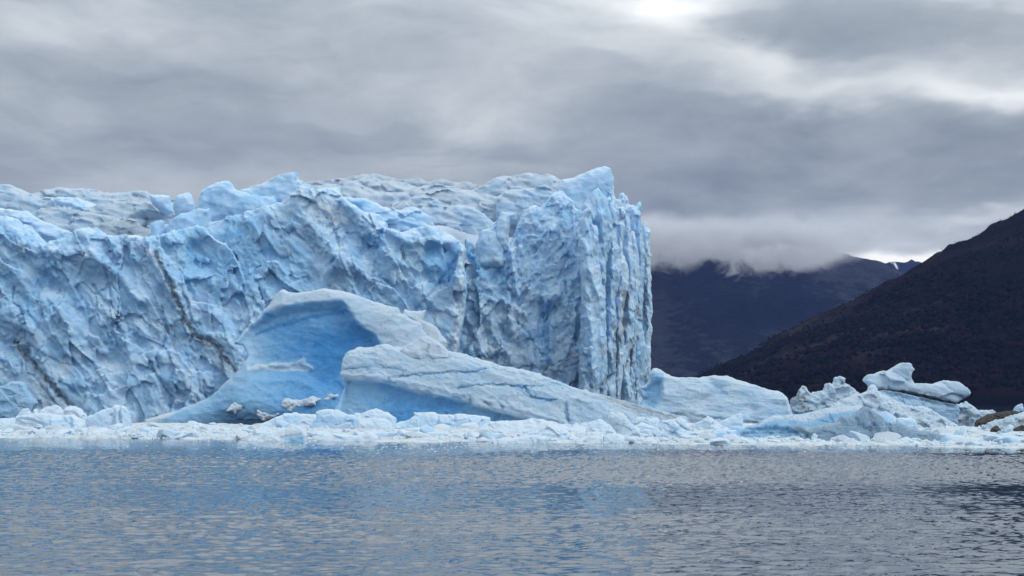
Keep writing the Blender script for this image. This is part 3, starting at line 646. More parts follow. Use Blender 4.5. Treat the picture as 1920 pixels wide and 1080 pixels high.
# crest blocks and the rolling ridges of the glacier's back: (name, distance, tint, dirt, thickness, outline)
TOPS = [
    ('ice_ridge', 842, .14, .05, 20, [(40, 366), (55, 361), (80, 352), (108, 348), (130, 350), (160, 350), (175, 354), (192, 357), (215, 358), (235, 356), (252, 354), (270, 356), (280, 362), (300, 367), (340, 376), (340, 430), (40, 430)]),
    ('ice_ridge', 822, .22, .04, 14, [(-190, 352), (-60, 346), (0, 343), (12, 344), (27, 350), (45, 358), (52, 360), (58, 364), (70, 368), (100, 367), (112, 373), (125, 380), (150, 386), (180, 392), (220, 405), (220, 430), (-190, 430)]),
    ('ice_ridge', 816, .30, .0, 8, [(95, 370), (105, 365), (125, 366), (145, 370), (160, 377), (180, 383), (200, 395), (200, 420), (95, 420)]),
    ('ice_ridge', 806, .20, .16, 12, [(150, 392), (175, 382), (200, 378), (230, 376), (255, 377), (270, 375), (280, 380), (290, 390), (302, 396), (318, 402), (300, 408), (272, 412), (264, 428), (262, 440), (150, 440)]),
    ('ice_ridge', 792, .20, .12, 12, [(60, 398), (70, 387), (85, 386), (110, 388), (150, 394), (180, 398), (205, 404), (222, 408), (232, 425), (232, 450), (110, 450), (70, 420)]),
    ('ice_ridge', 785, .30, .0, 10, [(-190, 384), (-60, 384), (0, 388), (20, 390), (45, 394), (60, 403), (75, 412), (100, 421), (120, 428), (132, 434), (135, 460), (-190, 460)]),
    ('ice_ridge', 784, .14, .55, 8, [(165, 424), (190, 414), (215, 412), (230, 408), (240, 405), (252, 412), (262, 424), (272, 430), (300, 442), (300, 460), (165, 460)]),
    ('ice_block', 803, .36, .0, 8, [(275, 364), (281, 361), (300, 363), (316, 364), (318, 380), (323, 396), (312, 402), (295, 396), (282, 380)]),
    ('ice_block', 794, .32, .0, 8, [(320, 374), (328, 364), (340, 357), (352, 355), (358, 365), (362, 382), (362, 410), (330, 410), (322, 396)]),
    ('ice_block', 777, .42, .0, 8, [(275, 416), (290, 411), (304, 411), (309, 440), (309, 460), (283, 460), (278, 428)]),
    ('ice_block', 773, .44, .0, 10, [(306, 424), (318, 408), (335, 399), (365, 388), (390, 386), (393, 420), (393, 460), (306, 460)]),
    ('serac', 781, .38, .0, 12, [(360, 392), (366, 374), (372, 357), (385, 345), (402, 337), (426, 334), (430, 340), (435, 349), (450, 356), (483, 365), (511, 364), (518, 376), (518, 410), (360, 430)]),
    ('serac', 786, .36, .10, 12, [(440, 360), (447, 352), (483, 342), (505, 332), (522, 325), (544, 317), (554, 319), (556, 332), (562, 336), (578, 344), (586, 360), (586, 420), (470, 420), (450, 380)]),
    ('ice_ridge', 783, .36, .0, 8, [(625, 372), (645, 366), (678, 367), (695, 371), (711, 380), (730, 387), (747, 391), (758, 388), (772, 385), (786, 387), (800, 398), (808, 412), (820, 426), (820, 460), (680, 460), (630, 410)]),
    ('ice_ridge', 1040, .08, .42, 30, [(540, 352), (575, 338), (610, 334), (640, 331), (665, 326), (690, 322), (705, 323), (720, 326), (745, 333), (765, 332), (785, 331), (800, 338), (815, 333), (830, 332), (845, 338), (860, 340), (875, 336), (885, 342), (900, 345), (930, 345), (930, 420), (540, 420)]),
    ('ice_ridge', 985, .12, .06, 20, [(655, 338), (685, 330), (705, 331), (715, 336), (735, 336), (760, 340), (780, 348), (800, 360), (800, 420), (655, 420)]),
    ('ice_ridge', 930, .12, .05, 24, [(560, 350), (580, 345), (620, 342), (650, 337), (668, 335), (678, 345), (695, 352), (720, 357), (745, 359), (770, 352), (795, 344), (820, 342), (845, 346), (870, 352), (900, 360), (940, 372), (940, 440), (560, 440)]),
    ('ice_ridge', 882, .13, .07, 22, [(720, 400), (745, 380), (770, 368), (790, 361), (815, 354), (850, 348), (880, 357), (910, 362), (930, 366), (960, 370), (980, 378), (990, 392), (990, 460), (720, 460)]),
    ('ice_ridge', 862, .22, .03, 22, [(770, 398), (790, 386), (802, 375), (818, 372), (826, 378), (830, 393), (840, 383), (860, 380), (885, 385), (905, 397), (925, 414), (935, 480), (780, 520)]),
    ('ice_ridge', 935, .18, .06, 22, [(870, 360), (890, 350), (910, 343), (929, 329), (948, 326), (966, 325), (992, 320), (1003, 322), (1014, 326), (1028, 323), (1040, 326), (1052, 333), (1065, 345), (1075, 370), (1075, 420), (870, 420)]),
    ('ice_ridge', 874, .25, .03, 12, [(930, 372), (945, 356), (965, 352), (985, 352), (1010, 346), (1025, 345), (1035, 352), (1044, 364), (1044, 420), (930, 420)]),
    ('serac', 872, .34, .0, 18, [(1045, 345), (1057, 332), (1070, 331), (1081, 328), (1100, 318), (1115, 313), (1136, 308), (1147, 311), (1150, 326), (1154, 334), (1152, 350), (1148, 420), (1045, 420)]),
    ('ice_pillar', 825, .30, .06, 7, [(931, 412), (934, 402), (934, 393), (946, 391), (957, 394), (966, 393), (968, 402), (960, 409), (957, 420), (955, 440), (950, 470), (925, 470)]),
    ('ice_pillar', 824, .30, .14, 8, [(894, 450), (897, 434), (905, 427), (914, 424), (924, 424), (940, 432), (946, 450), (944, 500), (895, 500)]),
]
for i, (nm, Y, tn, dt_, th, ol) in enumerate(TOPS):
    o_ = ice(nm, ol, Y, th, 0.5 if Y < 900 else 0.8, M_FIRN if nm == 'ice_ridge' and dt_ > 0 else M_GLACIER, GL, k=1.6, bulge=3.0, bw=2.5, lean=0.12, seed=50 + i, tint=tn + .13, tvar=0.09, zbot=30,
        relief=[('n', 14, 1.6, (2.0, 0.8), -0.15), ('r', 6, 1.3, (2.4, .6), -0.2), ('s', 4, .7, (1.6, .8), -.2), ('c', 5, .9, (1.5, .8), -.2)] if nm == 'ice_ridge' else [('s', 6, 1.0, (1, 1.2), 0.3), ('s', 3, 0.4, (1, 1.1), 0.5)],
        disp=[('s', 3.2, 0.32, (1.5, 0.8), -0.2), ('n', 1.4, 0.10, (1.2, 1), 0)], warp=0.4, dirts=[(ol[1:-2], .5 if dt_ >= .05 else .0, 2.0), ([(min(p[0] for p in ol), 395), (max(p[0] for p in ol), 395)], dt_ * .8 + .02, 80)] if dt_ + .06 else (),
        cell=(6.0, .06), jag=(3.0, .4))

# the ice surface that carries those ridges, running back from the cliff edge
def ice_field():
    xs = np.arange(-245, 46, 2.0, dtype=np.float32); ys = np.arange(0, 600, 3.0, dtype=np.float32)
    Xg, Dg = np.meshgrid(xs, ys, indexing='ij'); x0_, dd = Xg.ravel(), Dg.ravel()
    y = dd + 780 + 52 * sstep(-28, -14, x0_) + 18 * sstep(25, 45, x0_)
    x = x0_ * (y / 780.0)
    z = 62 + 12 * sstep(0, 25, dd) + dd * 0.075 - 60 * sstep(480, 600, dd)
    z = z + 2.5 * fbm(np.stack([x / 40, y / 40, x * 0], 1), 4) + 1.2 * ridged(np.stack([x / 14, y / 20, x * 0 + 4], 1), 3)
    V_ = np.stack([x + 20, y - 770, z], 1); nr, nc = Xg.shape; ii = np.arange(nr * nc).reshape(nr, nc)
    Qd = np.stack([ii[:-1, :-1].ravel(), ii[1:, :-1].ravel(), ii[1:, 1:].ravel(), ii[:-1, 1:].ravel()], 1)
    return link('ice_field', make_mesh('ice_field', V_, Qd, {'tint': np.full(len(V_), .16), 'dirt': np.clip(0.25 * fbm(V_ / 30, 3) * 3, 0, .4)}), M_FIRN, GL)
ice_field()
# ================================================================== large icebergs
ARCH = [(268, 786), (300, 779), (330, 770), (362, 759), (388, 746), (405, 732), (425, 712), (443, 694), (456, 676), (459, 668), (455, 656), (449, 646), (434, 645), (433, 640), (445, 626), (462, 607), (480, 588), (496, 568), (506, 552), (516, 540), (524, 538), (534, 543), (548, 545), (566, 544), (585, 538), (602, 536),
        (622, 539), (650, 546), (676, 554), (700, 564), (722, 571), (744, 574), (748, 585), (758, 588), (768, 596), (786, 604), (790, 616), (798, 628), (806, 632), (830, 650), (850, 700), (850, 812), (268, 812)]
arch = ice('iceberg', ARCH, 596, 16, 0.30, M_BERG, None, k=1.4, bulge=3.2, bw=3.0, lean=0.16, seed=3, tint=0.33, tvar=0.05, zbot=-1.5,
    recess=[([(452, 610), (480, 592), (504, 576), (516, 572), (545, 569), (574, 563), (606, 561), (638, 560), (650, 572), (664, 596), (682, 616), (702, 626), (712, 645), (730, 690), (690, 780), (640, 760), (560, 712), (468, 712), (459, 668), (450, 650), (436, 642)], 3.8, 3.4)],
    lines=[([(460, 700), (430, 730), (380, 765), (320, 790)], -3.5, 8.0), ([(470, 760), (560, 775), (640, 785)], -5.5, 7.0), ([(470, 690), (520, 684), (562, 678), (580, 690)], -0.8, 0.9)],
    relief=[('n', 14, 1.2, (1.6, 1), 0.2)],
    disp=[('n', 5, 0.35, (1.4, 1), 0.3), ('s', 4.0, 0.34, (1.6, .8), -0.2), ('s', 1.8, .10, (1.5, .8), -.2), ('n', 1.4, 0.07, (1.3, 1), 0.3)],
    tints=[([(430, 640), (470, 604), (504, 578), (516, 573), (545, 570), (574, 564), (606, 562), (638, 561), (650, 573), (664, 597), (682, 617), (700, 627), (711, 645), (730, 690), (760, 830), (600, 830), (250, 830), (330, 768), (420, 715), (459, 668)], .36, 3.0), ([(425, 640), (470, 600), (500, 620), (490, 680), (440, 720), (330, 780), (250, 800), (280, 740), (400, 700)], -.16, 25),
           ([(470, 600), (640, 570), (700, 640), (720, 830), (520, 830), (520, 700)], .20, 40), ([(560, 640), (700, 600), (720, 700), (600, 720)], .10, 30), ([(480, 616), (560, 592), (640, 578), (641, 582), (562, 598), (482, 620)], .16, 3), ([(464, 687), (500, 682), (545, 676), (562, 671), (578, 684), (586, 694), (540, 692), (500, 694), (468, 692)], -.5, 2.5)],
    veins=[([(474, 624), (520, 608), (560, 597), (600, 588), (652, 580)], .34, 2.6), ([(575, 622), (640, 632), (700, 640)], .2, 1.4), ([(560, 625), (555, 650), (565, 680)], .08, 1.5)],
    cell=None, jag=(5.0, .12))
tag(arch, 'tall wave shaped iceberg with white snowy rim over a smooth deep blue hollow face', 'iceberg', 'icebergs before the glacier')
SLAB = [(624, 768), (634, 754), (640, 736), (642, 716), (636, 700), (636, 684), (642, 664), (648, 658), (670, 652), (700, 648), (720, 645), (738, 650), (756, 652), (780, 656), (836, 657), (870, 664), (900, 674), (940, 686), (980, 694), (1010, 702), (1050, 718), (1080, 729), (1110, 738), (1150, 748), (1190, 758), (1222, 766), (1260, 776),
        (1290, 786), (1330, 800), (1330, 812), (615, 812)]
slab = ice('iceberg', SLAB, 535, 22, 0.30, M_BERG, None, k=1.2, bulge=2.6, bw=2.6, lean=0.22, backlean=0.1, seed=4, tint=0.34, tvar=0.06, zbot=-1.5,
    recess=[([(640, 706), (700, 712), (760, 726), (820, 740), (900, 758), (980, 780), (1080, 812), (630, 812), (636, 750)], 3.2, 1.6)],
    lines=[([(640, 700), (720, 708), (800, 722), (900, 748), (1000, 775), (1090, 800)], -0.5, 0.5), ([(725, 707), (780, 702), (830, 698), (880, 697), (915, 692)], 0.5, 0.22), ([(640, 692), (700, 686), (740, 690)], 0.4, 0.2), ([(860, 727), (910, 721), (960, 722), (995, 724)], 0.5, 0.22),
           ([(985, 725), (992, 740), (1010, 748), (1045, 750)], 0.6, 0.25), ([(1060, 757), (1064, 790)], 1.0, 0.5), ([(935, 758), (945, 764), (925, 790)], 0.8, 0.4), ([(880, 750), (884, 756)], 1.2, 0.7), ([(910, 758), (918, 760)], 1.2, 0.7), ([(850, 745), (856, 748)], 1.1, 0.6),
           ([(800, 735), (806, 737)], 1.0, 0.6), ([(720, 714), (735, 718)], 0.9, 0.7), ([(1040, 706), (1090, 724), (1130, 740)], -0.8, 1.2), ([(1100, 735), (1180, 765), (1240, 785)], 0.7, 0.4), ([(1130, 738), (1200, 765), (1280, 790)], 0.8, 0.4), ([(1150, 760), (1220, 785)], 0.7, 0.4)],
    relief=[('n', 12, 0.9, (2, 1), -0.35)],
    disp=[('n', 3.0, 0.25, (1.6, 1), -0.35), ('s', 2.8, 0.42, (2.0, .8), -0.35), ('c', 2.5, .16, (1.5, .8), -.35), ('r', 1.6, 0.15, (1.5, 1), -0.3), ('n', 0.9, 0.06, (1, 1), 0)],
    tints=[([(636, 712), (700, 716), (760, 730), (820, 745), (900, 763), (980, 785), (1080, 815), (620, 815), (630, 750)], .40, 4), ([(720, 725), (860, 755), (860, 815), (700, 815)], .16, 30), ([(630, 700), (680, 710), (680, 815), (610, 815)], -.10, 20)],
    dirts=[([(1130, 738), (1200, 765), (1280, 790)], .55, 8), ([(1170, 750), (1250, 785)], .5, 6), ([(1100, 735), (1180, 770)], .2, 6)], cell=(6.0, .05), jag=(3.0, .22),
    veins=[([(725, 709), (760, 704), (800, 700), (830, 698), (880, 697), (915, 692)], .6, 1.2), ([(640, 692), (680, 688), (720, 688), (760, 694)], .5, 1.0), ([(860, 727), (910, 721), (960, 722), (995, 724), (1020, 722)], .6, 1.2), ([(960, 722), (985, 726), (992, 740), (1010, 748), (1045, 750)], .7, 1.6), ([(996, 728), (1006, 740), (1002, 748)], .5, 1.0), ([(820, 706), (860, 712), (900, 712)], .4, .9), ([(1010, 712), (1060, 724), (1100, 740)], .3, .9), ([(1062, 756), (1066, 790)], .5, 1.5), ([(950, 738), (930, 752)], .3, 1.0)])
tag(slab, 'long tilted slab iceberg with pitted white top, dark cracks and smooth blue underside', 'iceberg', 'icebergs before the glacier')

flake = ice('iceberg', [(750, 656), (756, 650), (766, 644), (780, 636), (790, 631), (804, 632), (818, 638), (830, 648), (840, 657), (842, 672), (752, 672)], 540, 5, 0.26, M_BERG, None, k=.4, bulge=.5, bw=.6, lean=.3, seed=205, tint=.20, relief=[('s', 3, .6, (1.4, 1), -.3), ('c', 3, .5, (1.4, .8), -.3)], disp=[('s', 1.4, .2, (1, 1), 0)], cell=None, jag=(2, .1), zbot=12)
tag(flake, 'broken pale flake of ice perched on the crest of the tilted slab', 'iceberg', 'icebergs before the glacier')
shard = ice('iceberg', [(752, 590), (756, 577), (764, 580), (780, 583), (790, 581), (799, 579), (796, 590), (792, 600), (806, 606), (816, 612), (828, 628), (838, 640), (834, 660), (800, 650)], 606, 8, 0.3, M_BERG, None, k=.7, bulge=1.2, bw=.9, lean=.2, seed=206, tint=.26, relief=[('s', 3.5, .6, (1, 1.2), 0)], disp=[('s', 2, .25, (1, 1), 0)], cell=None, jag=(2, .2), zbot=10)
tag(shard, 'ragged pale shard of ice sticking out behind the wave shaped iceberg', 'iceberg', 'icebergs before the glacier')
from mathutils import Vector
# ================================================================== other bergs and floes, traced one by one
def base_y(py): return CAMZ * FPX / (py - HY)
BERGS = 'icebergs before the glacier'
third = ice('iceberg', [(1199, 764), (1207, 755), (1212, 748), (1206, 741), (1203, 732), (1205, 726), (1215, 722), (1222, 712), (1223, 700), (1228, 692), (1235, 689), (1243, 692), (1250, 698), (1262, 704), (1275, 708), (1300, 707), (1318, 709), (1330, 706), (1345, 704), (1370, 706),
    (1390, 712), (1410, 718), (1430, 725), (1450, 732), (1465, 734), (1474, 738), (1480, 748), (1485, 760), (1490, 778), (1496, 802), (1195, 802)], 572, 14, 0.26, M_BERG, None, k=1.2, bulge=2.2, bw=2.0, lean=0.30, seed=6, tint=0.32, tvar=0.07,
    recess=[([(1200, 764), (1208, 742), (1203, 730), (1224, 714), (1244, 710), (1247, 735), (1242, 752), (1225, 768)], 2.5, 1.6)],
    lines=[([(1475, 740), (1480, 760), (1484, 800)], -0.8, 1.0), ([(1430, 728), (1410, 760), (1418, 800)], 0.8, 1.5), ([(1330, 708), (1350, 730), (1320, 752)], 1.0, 1.6), ([(1260, 778), (1330, 782), (1380, 790)], 0.8, 0.4)],
    relief=[('n', 9, 0.9, (1.5, 0.9), -0.2), ('s', 4, 0.8, (2.2, 0.6), -0.12), ('r', 2.5, .35, (2.6, .5), -.08)], disp=[('s', 2.0, 0.24, (2.4, 0.6), -0.1), ('r', 1.3, 0.10, (2.0, 0.6), -0.1)],
    tints=[([(1195, 770), (1203, 725), (1224, 700), (1245, 700), (1246, 740), (1240, 755), (1222, 772)], .30, 3), ([(1390, 715), (1450, 730), (1470, 790), (1400, 790)], .12, 12), ([(1335, 720), (1365, 712), (1360, 745), (1330, 740)], .15, 8)],
    dirts=[([(1240, 780), (1330, 788)], .3, 6)], cell=None, jag=(2.5, .2))
tag(third, 'low humped iceberg with wrinkled pale flank and blue left snout beside the cliff', 'iceberg', BERGS)

FL = 'ice floes packed along the edge of the brash ice'
# (name, label, category, base row, tint, thickness, options, outline)
PIECES = [
 ('iceberg', 'rounded sky blue iceberg cut by the left edge of the photo', 'iceberg', 792, .50, 7, dict(lean=.25), [(-46, 735), (-30, 724), (0, 723), (6, 719), (16, 715), (30, 715), (38, 720), (45, 732), (54, 745), (61, 751), (63, 756), (60, 764), (54, 774), (50, 794), (-60, 794)]),
 ('iceberg', 'spiky white iceberg with a knob on top and a black stone cap', 'iceberg', 793, .24, 8, dict(lean=.25, rough=1.4, dirts=[([(1488, 744), (1500, 742), (1512, 750)], 1.0, 5), ([(1495, 752), (1503, 765)], .5, 7)]), [(1488, 775), (1487, 760), (1488, 751), (1489, 747), (1500, 742), (1504, 730), (1510, 723), (1518, 730), (1525, 739), (1533, 736), (1550, 733), (1553, 721), (1558, 718), (1567, 722), (1571, 710), (1582, 705), (1590, 710), (1588, 717), (1601, 726), (1611, 735), (1618, 742), (1612, 794), (1486, 794)]),
 ('iceberg', 'dark blue grey ice block propping up the mushroom slab', 'iceberg', 796, .42, 9, dict(lean=-.12, lines=[([(1660, 736), (1720, 750), (1790, 762)], .9, .6)], dirts=[([(1653, 731), (1680, 733), (1720, 742), (1760, 750), (1797, 757)], .85, 5)]), [(1640, 733), (1655, 731), (1680, 734), (1720, 743), (1760, 751), (1795, 758), (1801, 770), (1798, 784), (1797, 797), (1640, 797)]),
 ('iceberg', 'wide grey mound of jumbled ice in front of the propped block', 'iceberg', 803, .20, 9, dict(lean=.45, rough=1.3), [(1560, 770), (1568, 762), (1576, 756), (1586, 750), (1605, 743), (1624, 738), (1647, 731), (1654, 733), (1662, 738), (1677, 746), (1690, 752), (1702, 759), (1718, 764), (1734, 763), (1744, 764), (1754, 769), (1771, 780), (1785, 790), (1800, 804), (1560, 804)]),
 ('iceberg', 'long low ridge of grey crumbled ice right of the mushroom slab', 'iceberg', 790, .26, 8, dict(lean=.3, rough=1.6, dirts=[([(1800, 780), (1880, 790)], .2, 15)]), [(1796, 764), (1800, 758), (1808, 759), (1814, 757), (1818, 754), (1824, 759), (1838, 769), (1855, 771), (1865, 769), (1876, 775), (1890, 783), (1900, 792), (1796, 792)]),
 ('iceberg', 'grey ridged floe streaked with dirt at the right edge of the photo', 'iceberg', 808, .18, 7, dict(lean=.5, rough=1.5, dirts=[([(1850, 802), (1960, 790)], .28, 9)]), [(1838, 808), (1850, 800), (1870, 791), (1890, 786), (1905, 781), (1920, 776), (1960, 768), (2010, 775), (2020, 810), (1838, 810)]),
 ('iceberg', 'long blue iceberg with snowy top lying behind the grey translucent one', 'iceberg', 824, .56, 6, dict(lean=.55, rough=.35, tints=[([(1380, 808), (1405, 803), (1430, 797), (1455, 789), (1510, 789), (1540, 783), (1560, 775), (1583, 770), (1625, 772), (1640, 750), (1380, 750)], -.42, 4)], lines=[([(1398, 808), (1440, 807), (1500, 808)], 1.1, .5)], recess=[([(1392, 809), (1500, 808), (1520, 840), (1392, 840)], 1.2, .5)]), [(1393, 812), (1397, 806), (1405, 801), (1425, 796), (1432, 790), (1455, 779), (1480, 779), (1510, 777), (1530, 772), (1555, 766), (1580, 763), (1600, 761), (1620, 760), (1640, 766), (1680, 790), (1690, 826), (1400, 826), (1396, 820)]),
 ('iceberg', 'smooth grey translucent iceberg with dirty seams and a tail like a fin', 'iceberg', 828.5, .48, 6, dict(lean=.2, rough=.25, grey=.5, lines=[([(1605, 781), (1612, 800), (1632, 806)], .45, .35), ([(1632, 770), (1640, 800), (1644, 826)], .5, .5), ([(1632, 804), (1632, 822)], .5, .4), ([(1663, 790), (1672, 812)], .4, .35)], dirts=[([(1494, 805), (1503, 799), (1514, 804)], .85, 4), ([(1584, 781), (1605, 779), (1616, 771), (1628, 764)], .4, 2.5), ([(1665, 791), (1680, 794), (1692, 794)], .55, 3)]), [(1493, 806), (1497, 800), (1503, 796), (1508, 800), (1514, 803), (1522, 804), (1537, 798), (1552, 795), (1569, 795), (1578, 791), (1584, 781), (1605, 779), (1616, 771), (1628, 763), (1637, 766), (1645, 771), (1657, 781), (1665, 790), (1680, 793), (1691, 792), (1707, 800), (1721, 806), (1755, 810), (1775, 817), (1789, 828), (1780, 831), (1540, 831), (1518, 817), (1507, 810)]),
 ('ice_floe', 'bright blue domed floe tucked right behind the grey translucent iceberg', 'ice floe', 808, .42, 3, dict(lean=.5, rough=.3), [(1650, 778), (1655, 773), (1665, 770), (1678, 777), (1686, 786), (1690, 795), (1690, 810), (1648, 810)]),
 ('ice_floe', 'pale angular floe with a sharp right edge right of the bright blue domed floe', 'ice floe', 811, .32, 3, dict(lean=.3, rough=.6), [(1684, 785), (1694, 783), (1702, 784), (1712, 782), (1718, 790), (1724, 801), (1727, 812), (1684, 812)]),
 ('ice_floe', 'upright leaf shaped pale floe between the grey iceberg and the dark stones', 'ice floe', 820, .28, 2, dict(lean=.1, rough=.5), [(1792, 812), (1795, 805), (1802, 802), (1809, 800), (1811, 806), (1810, 816), (1806, 821), (1798, 821)]),
 ('ice_floe', 'pointed white floe standing between the two dark stones', 'ice floe', 813.5, .24, 2, dict(lean=.15, rough=.5), [(1879, 815), (1886, 808), (1891, 801), (1896, 795), (1902, 799), (1904, 815)]),
 ('ice_floe', 'low blue wedge floe near the right edge below the pointed white floe', 'ice floe', 827, .40, 3, dict(lean=.25, rough=.3), [(1853, 828), (1858, 822), (1868, 816), (1880, 817), (1895, 822), (1912, 825), (1935, 829)]),
 ('ice_floe', 'flat grey blue floe at the tip of the grey translucent iceberg', 'ice floe', 832, .34, 2.5, dict(lean=.3, rough=.5), [(1786, 828), (1790, 822), (1800, 821), (1820, 823), (1838, 824), (1846, 829), (1848, 834), (1790, 834)]),
 ('ice_floe', 'small turquoise spike of ice standing beyond the dark rock ridge', 'ice floe', 778, .46, 3, dict(lean=.15, rough=.5), [(1897, 780), (1902, 769), (1906, 762), (1912, 759), (1919, 756), (1921, 765), (1921, 780)]),
 ('ice_floe', 'long pale blue floe lying flat in front of the tilted slab iceberg', 'ice floe', 803, .36, 5, dict(lean=.35, rough=.4, lines=[([(819, 776), (822, 786), (818, 800)], .7, .35), ([(851, 778), (852, 790)], .6, .3)], tints=[([(740, 765), (930, 765), (930, 781), (780, 777), (740, 781)], -.2, 3)]), [(736, 799), (742, 794), (752, 790), (764, 788), (772, 783), (776, 778), (774, 773), (788, 774), (800, 773), (813, 773), (820, 777), (835, 778), (850, 778), (858, 775), (882, 778), (908, 780), (919, 784), (920, 792), (918, 805), (738, 805)]),
 ('ice_floe', 'rounded blue floe with overhanging top standing in front of the wave shaped iceberg', 'ice floe', 806, .38, 5, dict(lean=.18, rough=.35, tints=[([(585, 760), (680, 760), (680, 778), (640, 772), (585, 775)], -.2, 3)]), [(578, 806), (580, 797), (586, 790), (592, 783), (590, 773), (598, 769), (610, 767), (630, 768), (638, 772), (649, 777), (663, 779), (669, 786), (671, 806)]),
 ('ice_floe', 'white streaky floe left of the rounded blue one', 'ice floe', 803, .22, 5, dict(lean=.4, rough=.6, tints=[([(530, 776), (560, 776), (560, 792), (530, 792)], .2, 6)]), [(482, 800), (487, 795), (507, 787), (512, 783), (520, 780), (526, 779), (531, 775), (550, 775), (570, 776), (592, 778), (596, 804), (482, 804)]),
 ('ice_floe', 'pale humped floe leaning on the left end of the tilted slab', 'ice floe', 800, .28, 5, dict(lean=.4, rough=.5), [(655, 790), (662, 778), (665, 774), (671, 774), (675, 776), (688, 770), (703, 766), (710, 769), (718, 772), (728, 774), (734, 780), (742, 784), (745, 801), (655, 801)]),
 ('ice_floe', 'white block with two rounded steps right of the rounded blue floe', 'ice floe', 807, .20, 3, dict(lean=.4, rough=.5), [(668, 790), (674, 785), (690, 783), (715, 784), (728, 788), (736, 797), (740, 807), (668, 807)]),
 ('ice_floe', 'front floe with a grey shadowed hull and a cyan waterline streak', 'ice floe', 828, .22, 4, dict(lean=.55, rough=.5, recess=[([(520, 818), (566, 812), (569, 835), (520, 835)], .25, .4)], tints=[([(532, 820), (572, 817), (572, 832), (532, 832)], .4, 2)]), [(462, 824), (475, 820), (485, 815), (500, 808), (530, 803), (545, 796), (560, 800), (568, 808), (574, 816), (569, 830), (462, 830)]),
 ('ice_floe', 'rounded pale front floe right of the one with the cyan streak', 'ice floe', 828, .24, 4, dict(lean=.4, rough=.4), [(592, 824), (605, 814), (622, 813), (640, 815), (665, 817), (680, 813), (690, 809), (700, 813), (707, 820), (712, 830), (592, 830)]),
 ('ice_floe', 'big white slab with an icy blue front tilted out of the slush on the left', 'ice floe', 808, .22, 6, dict(lean=.35, rough=.5, lines=[([(136, 786), (142, 806)], -.5, .3), ([(128, 786), (134, 806)], .5, .3), ([(148, 788), (156, 804)], .5, .3)], tints=[([(90, 783), (140, 786), (140, 812), (80, 800)], .12, 4)]), [(28, 784), (36, 779), (60, 775), (75, 774), (95, 777), (110, 780), (130, 778), (145, 786), (152, 796), (160, 806), (150, 810), (100, 808), (76, 797), (57, 789)]),
 ('ice_floe', 'small white hump behind the big tilted slab on the left', 'ice floe', 800, .18, 4, dict(lean=.3, rough=.4), [(68, 785), (72, 769), (84, 762), (94, 761), (100, 759), (107, 763), (114, 770), (116, 802), (68, 802)]),
 ('ice_floe', 'white peaked floe at the upper right corner of the big tilted slab', 'ice floe', 803, .18, 4, dict(lean=.3, rough=.5), [(116, 780), (117, 766), (121, 763), (126, 760), (137, 762), (148, 768), (153, 774), (158, 780), (166, 793), (170, 804), (116, 804)]),
 ('ice_floe', 'small pyramid of ice below the rounded sky blue iceberg', 'ice floe', 802, .18, 3, dict(lean=.3, rough=.5), [(26, 782), (34, 772), (38, 766), (47, 765), (52, 769), (56, 774), (59, 769), (62, 766), (66, 769), (70, 778), (72, 803), (26, 803)]),
 ('ice_floe', 'ribbed pale block with a square blue face on the left', 'ice floe', 804, .28, 5, dict(lean=.2, rough=.4, lines=[([(216, 764), (219, 797)], -.6, .3), ([(222, 763), (225, 797)], .6, .3), ([(228, 764), (230, 797)], -.6, .3), ([(205, 778), (213, 790), (212, 800)], .6, .4)]), [(158, 786), (162, 781), (178, 774), (190, 768), (207, 764), (210, 760), (220, 760), (226, 761), (232, 765), (237, 775), (241, 790), (243, 806), (166, 806)]),
 ('ice_floe', 'low flat ledge of ice at the left edge of the photo', 'ice floe', 800, .24, 4, dict(lean=.6, rough=.4), [(-40, 790), (-30, 785), (0, 784), (30, 784), (55, 785), (72, 790), (66, 800), (-40, 801)]),
 ('ice_floe', 'sloping white mound behind the front floes under the tilted slab', 'ice floe', 813, .16, 6, dict(lean=.7, rough=.7), [(895, 804), (905, 797), (920, 791), (943, 790), (960, 789), (984, 788), (998, 785), (1017, 787), (1041, 793), (1066, 801), (1100, 803), (1110, 815), (895, 815)]),
 ('ice_floe', 'pale mound with diagonal grooves in the front row', 'ice floe', 827, .22, 4, dict(lean=.5, rough=.6, lines=[([(985, 822), (1020, 808), (1040, 800)], .3, .25), ([(1050, 799), (1058, 808), (1056, 814)], .5, .4)]), [(968, 822), (985, 814), (1001, 808), (1017, 800), (1036, 795), (1050, 799), (1060, 806), (1070, 813), (1085, 822), (1090, 829), (968, 829)]),
 ('ice_floe', 'long flat front slab with squared right end', 'ice floe', 832, .24, 3, dict(lean=.35, rough=.35, lines=[([(1008, 819), (1007, 832)], .4, .25)]), [(922, 828), (930, 824), (945, 822), (960, 821), (985, 817), (1005, 816), (1025, 818), (1028, 823), (1031, 834), (922, 834)]),
 ('ice_floe', 'striped wedge of ice leaning at the foot of the tilted slab', 'ice floe', 812, .24, 4, dict(lean=.4, rough=.5), [(1084, 803), (1092, 799), (1102, 793), (1115, 789), (1127, 786), (1132, 789), (1137, 793), (1143, 797), (1150, 808), (1152, 814), (1084, 814)]),
 ('ice_floe', 'upright grey white shard with a jagged crown in the front row', 'ice floe', 823, .20, 4, dict(lean=.3, rough=.7, grey=.06), [(1141, 786), (1142, 778), (1148, 773), (1154, 777), (1162, 773), (1169, 776), (1179, 787), (1190, 797), (1202, 806), (1200, 825), (1168, 825), (1158, 812), (1147, 798), (1144, 790)]),
 ('ice_floe', 'faceted white block at the water line below the upright grey shard', 'ice floe', 832, .16, 3, dict(lean=.35, rough=.6), [(1093, 830), (1098, 824), (1106, 818), (1122, 818), (1128, 823), (1136, 834), (1093, 834)]),
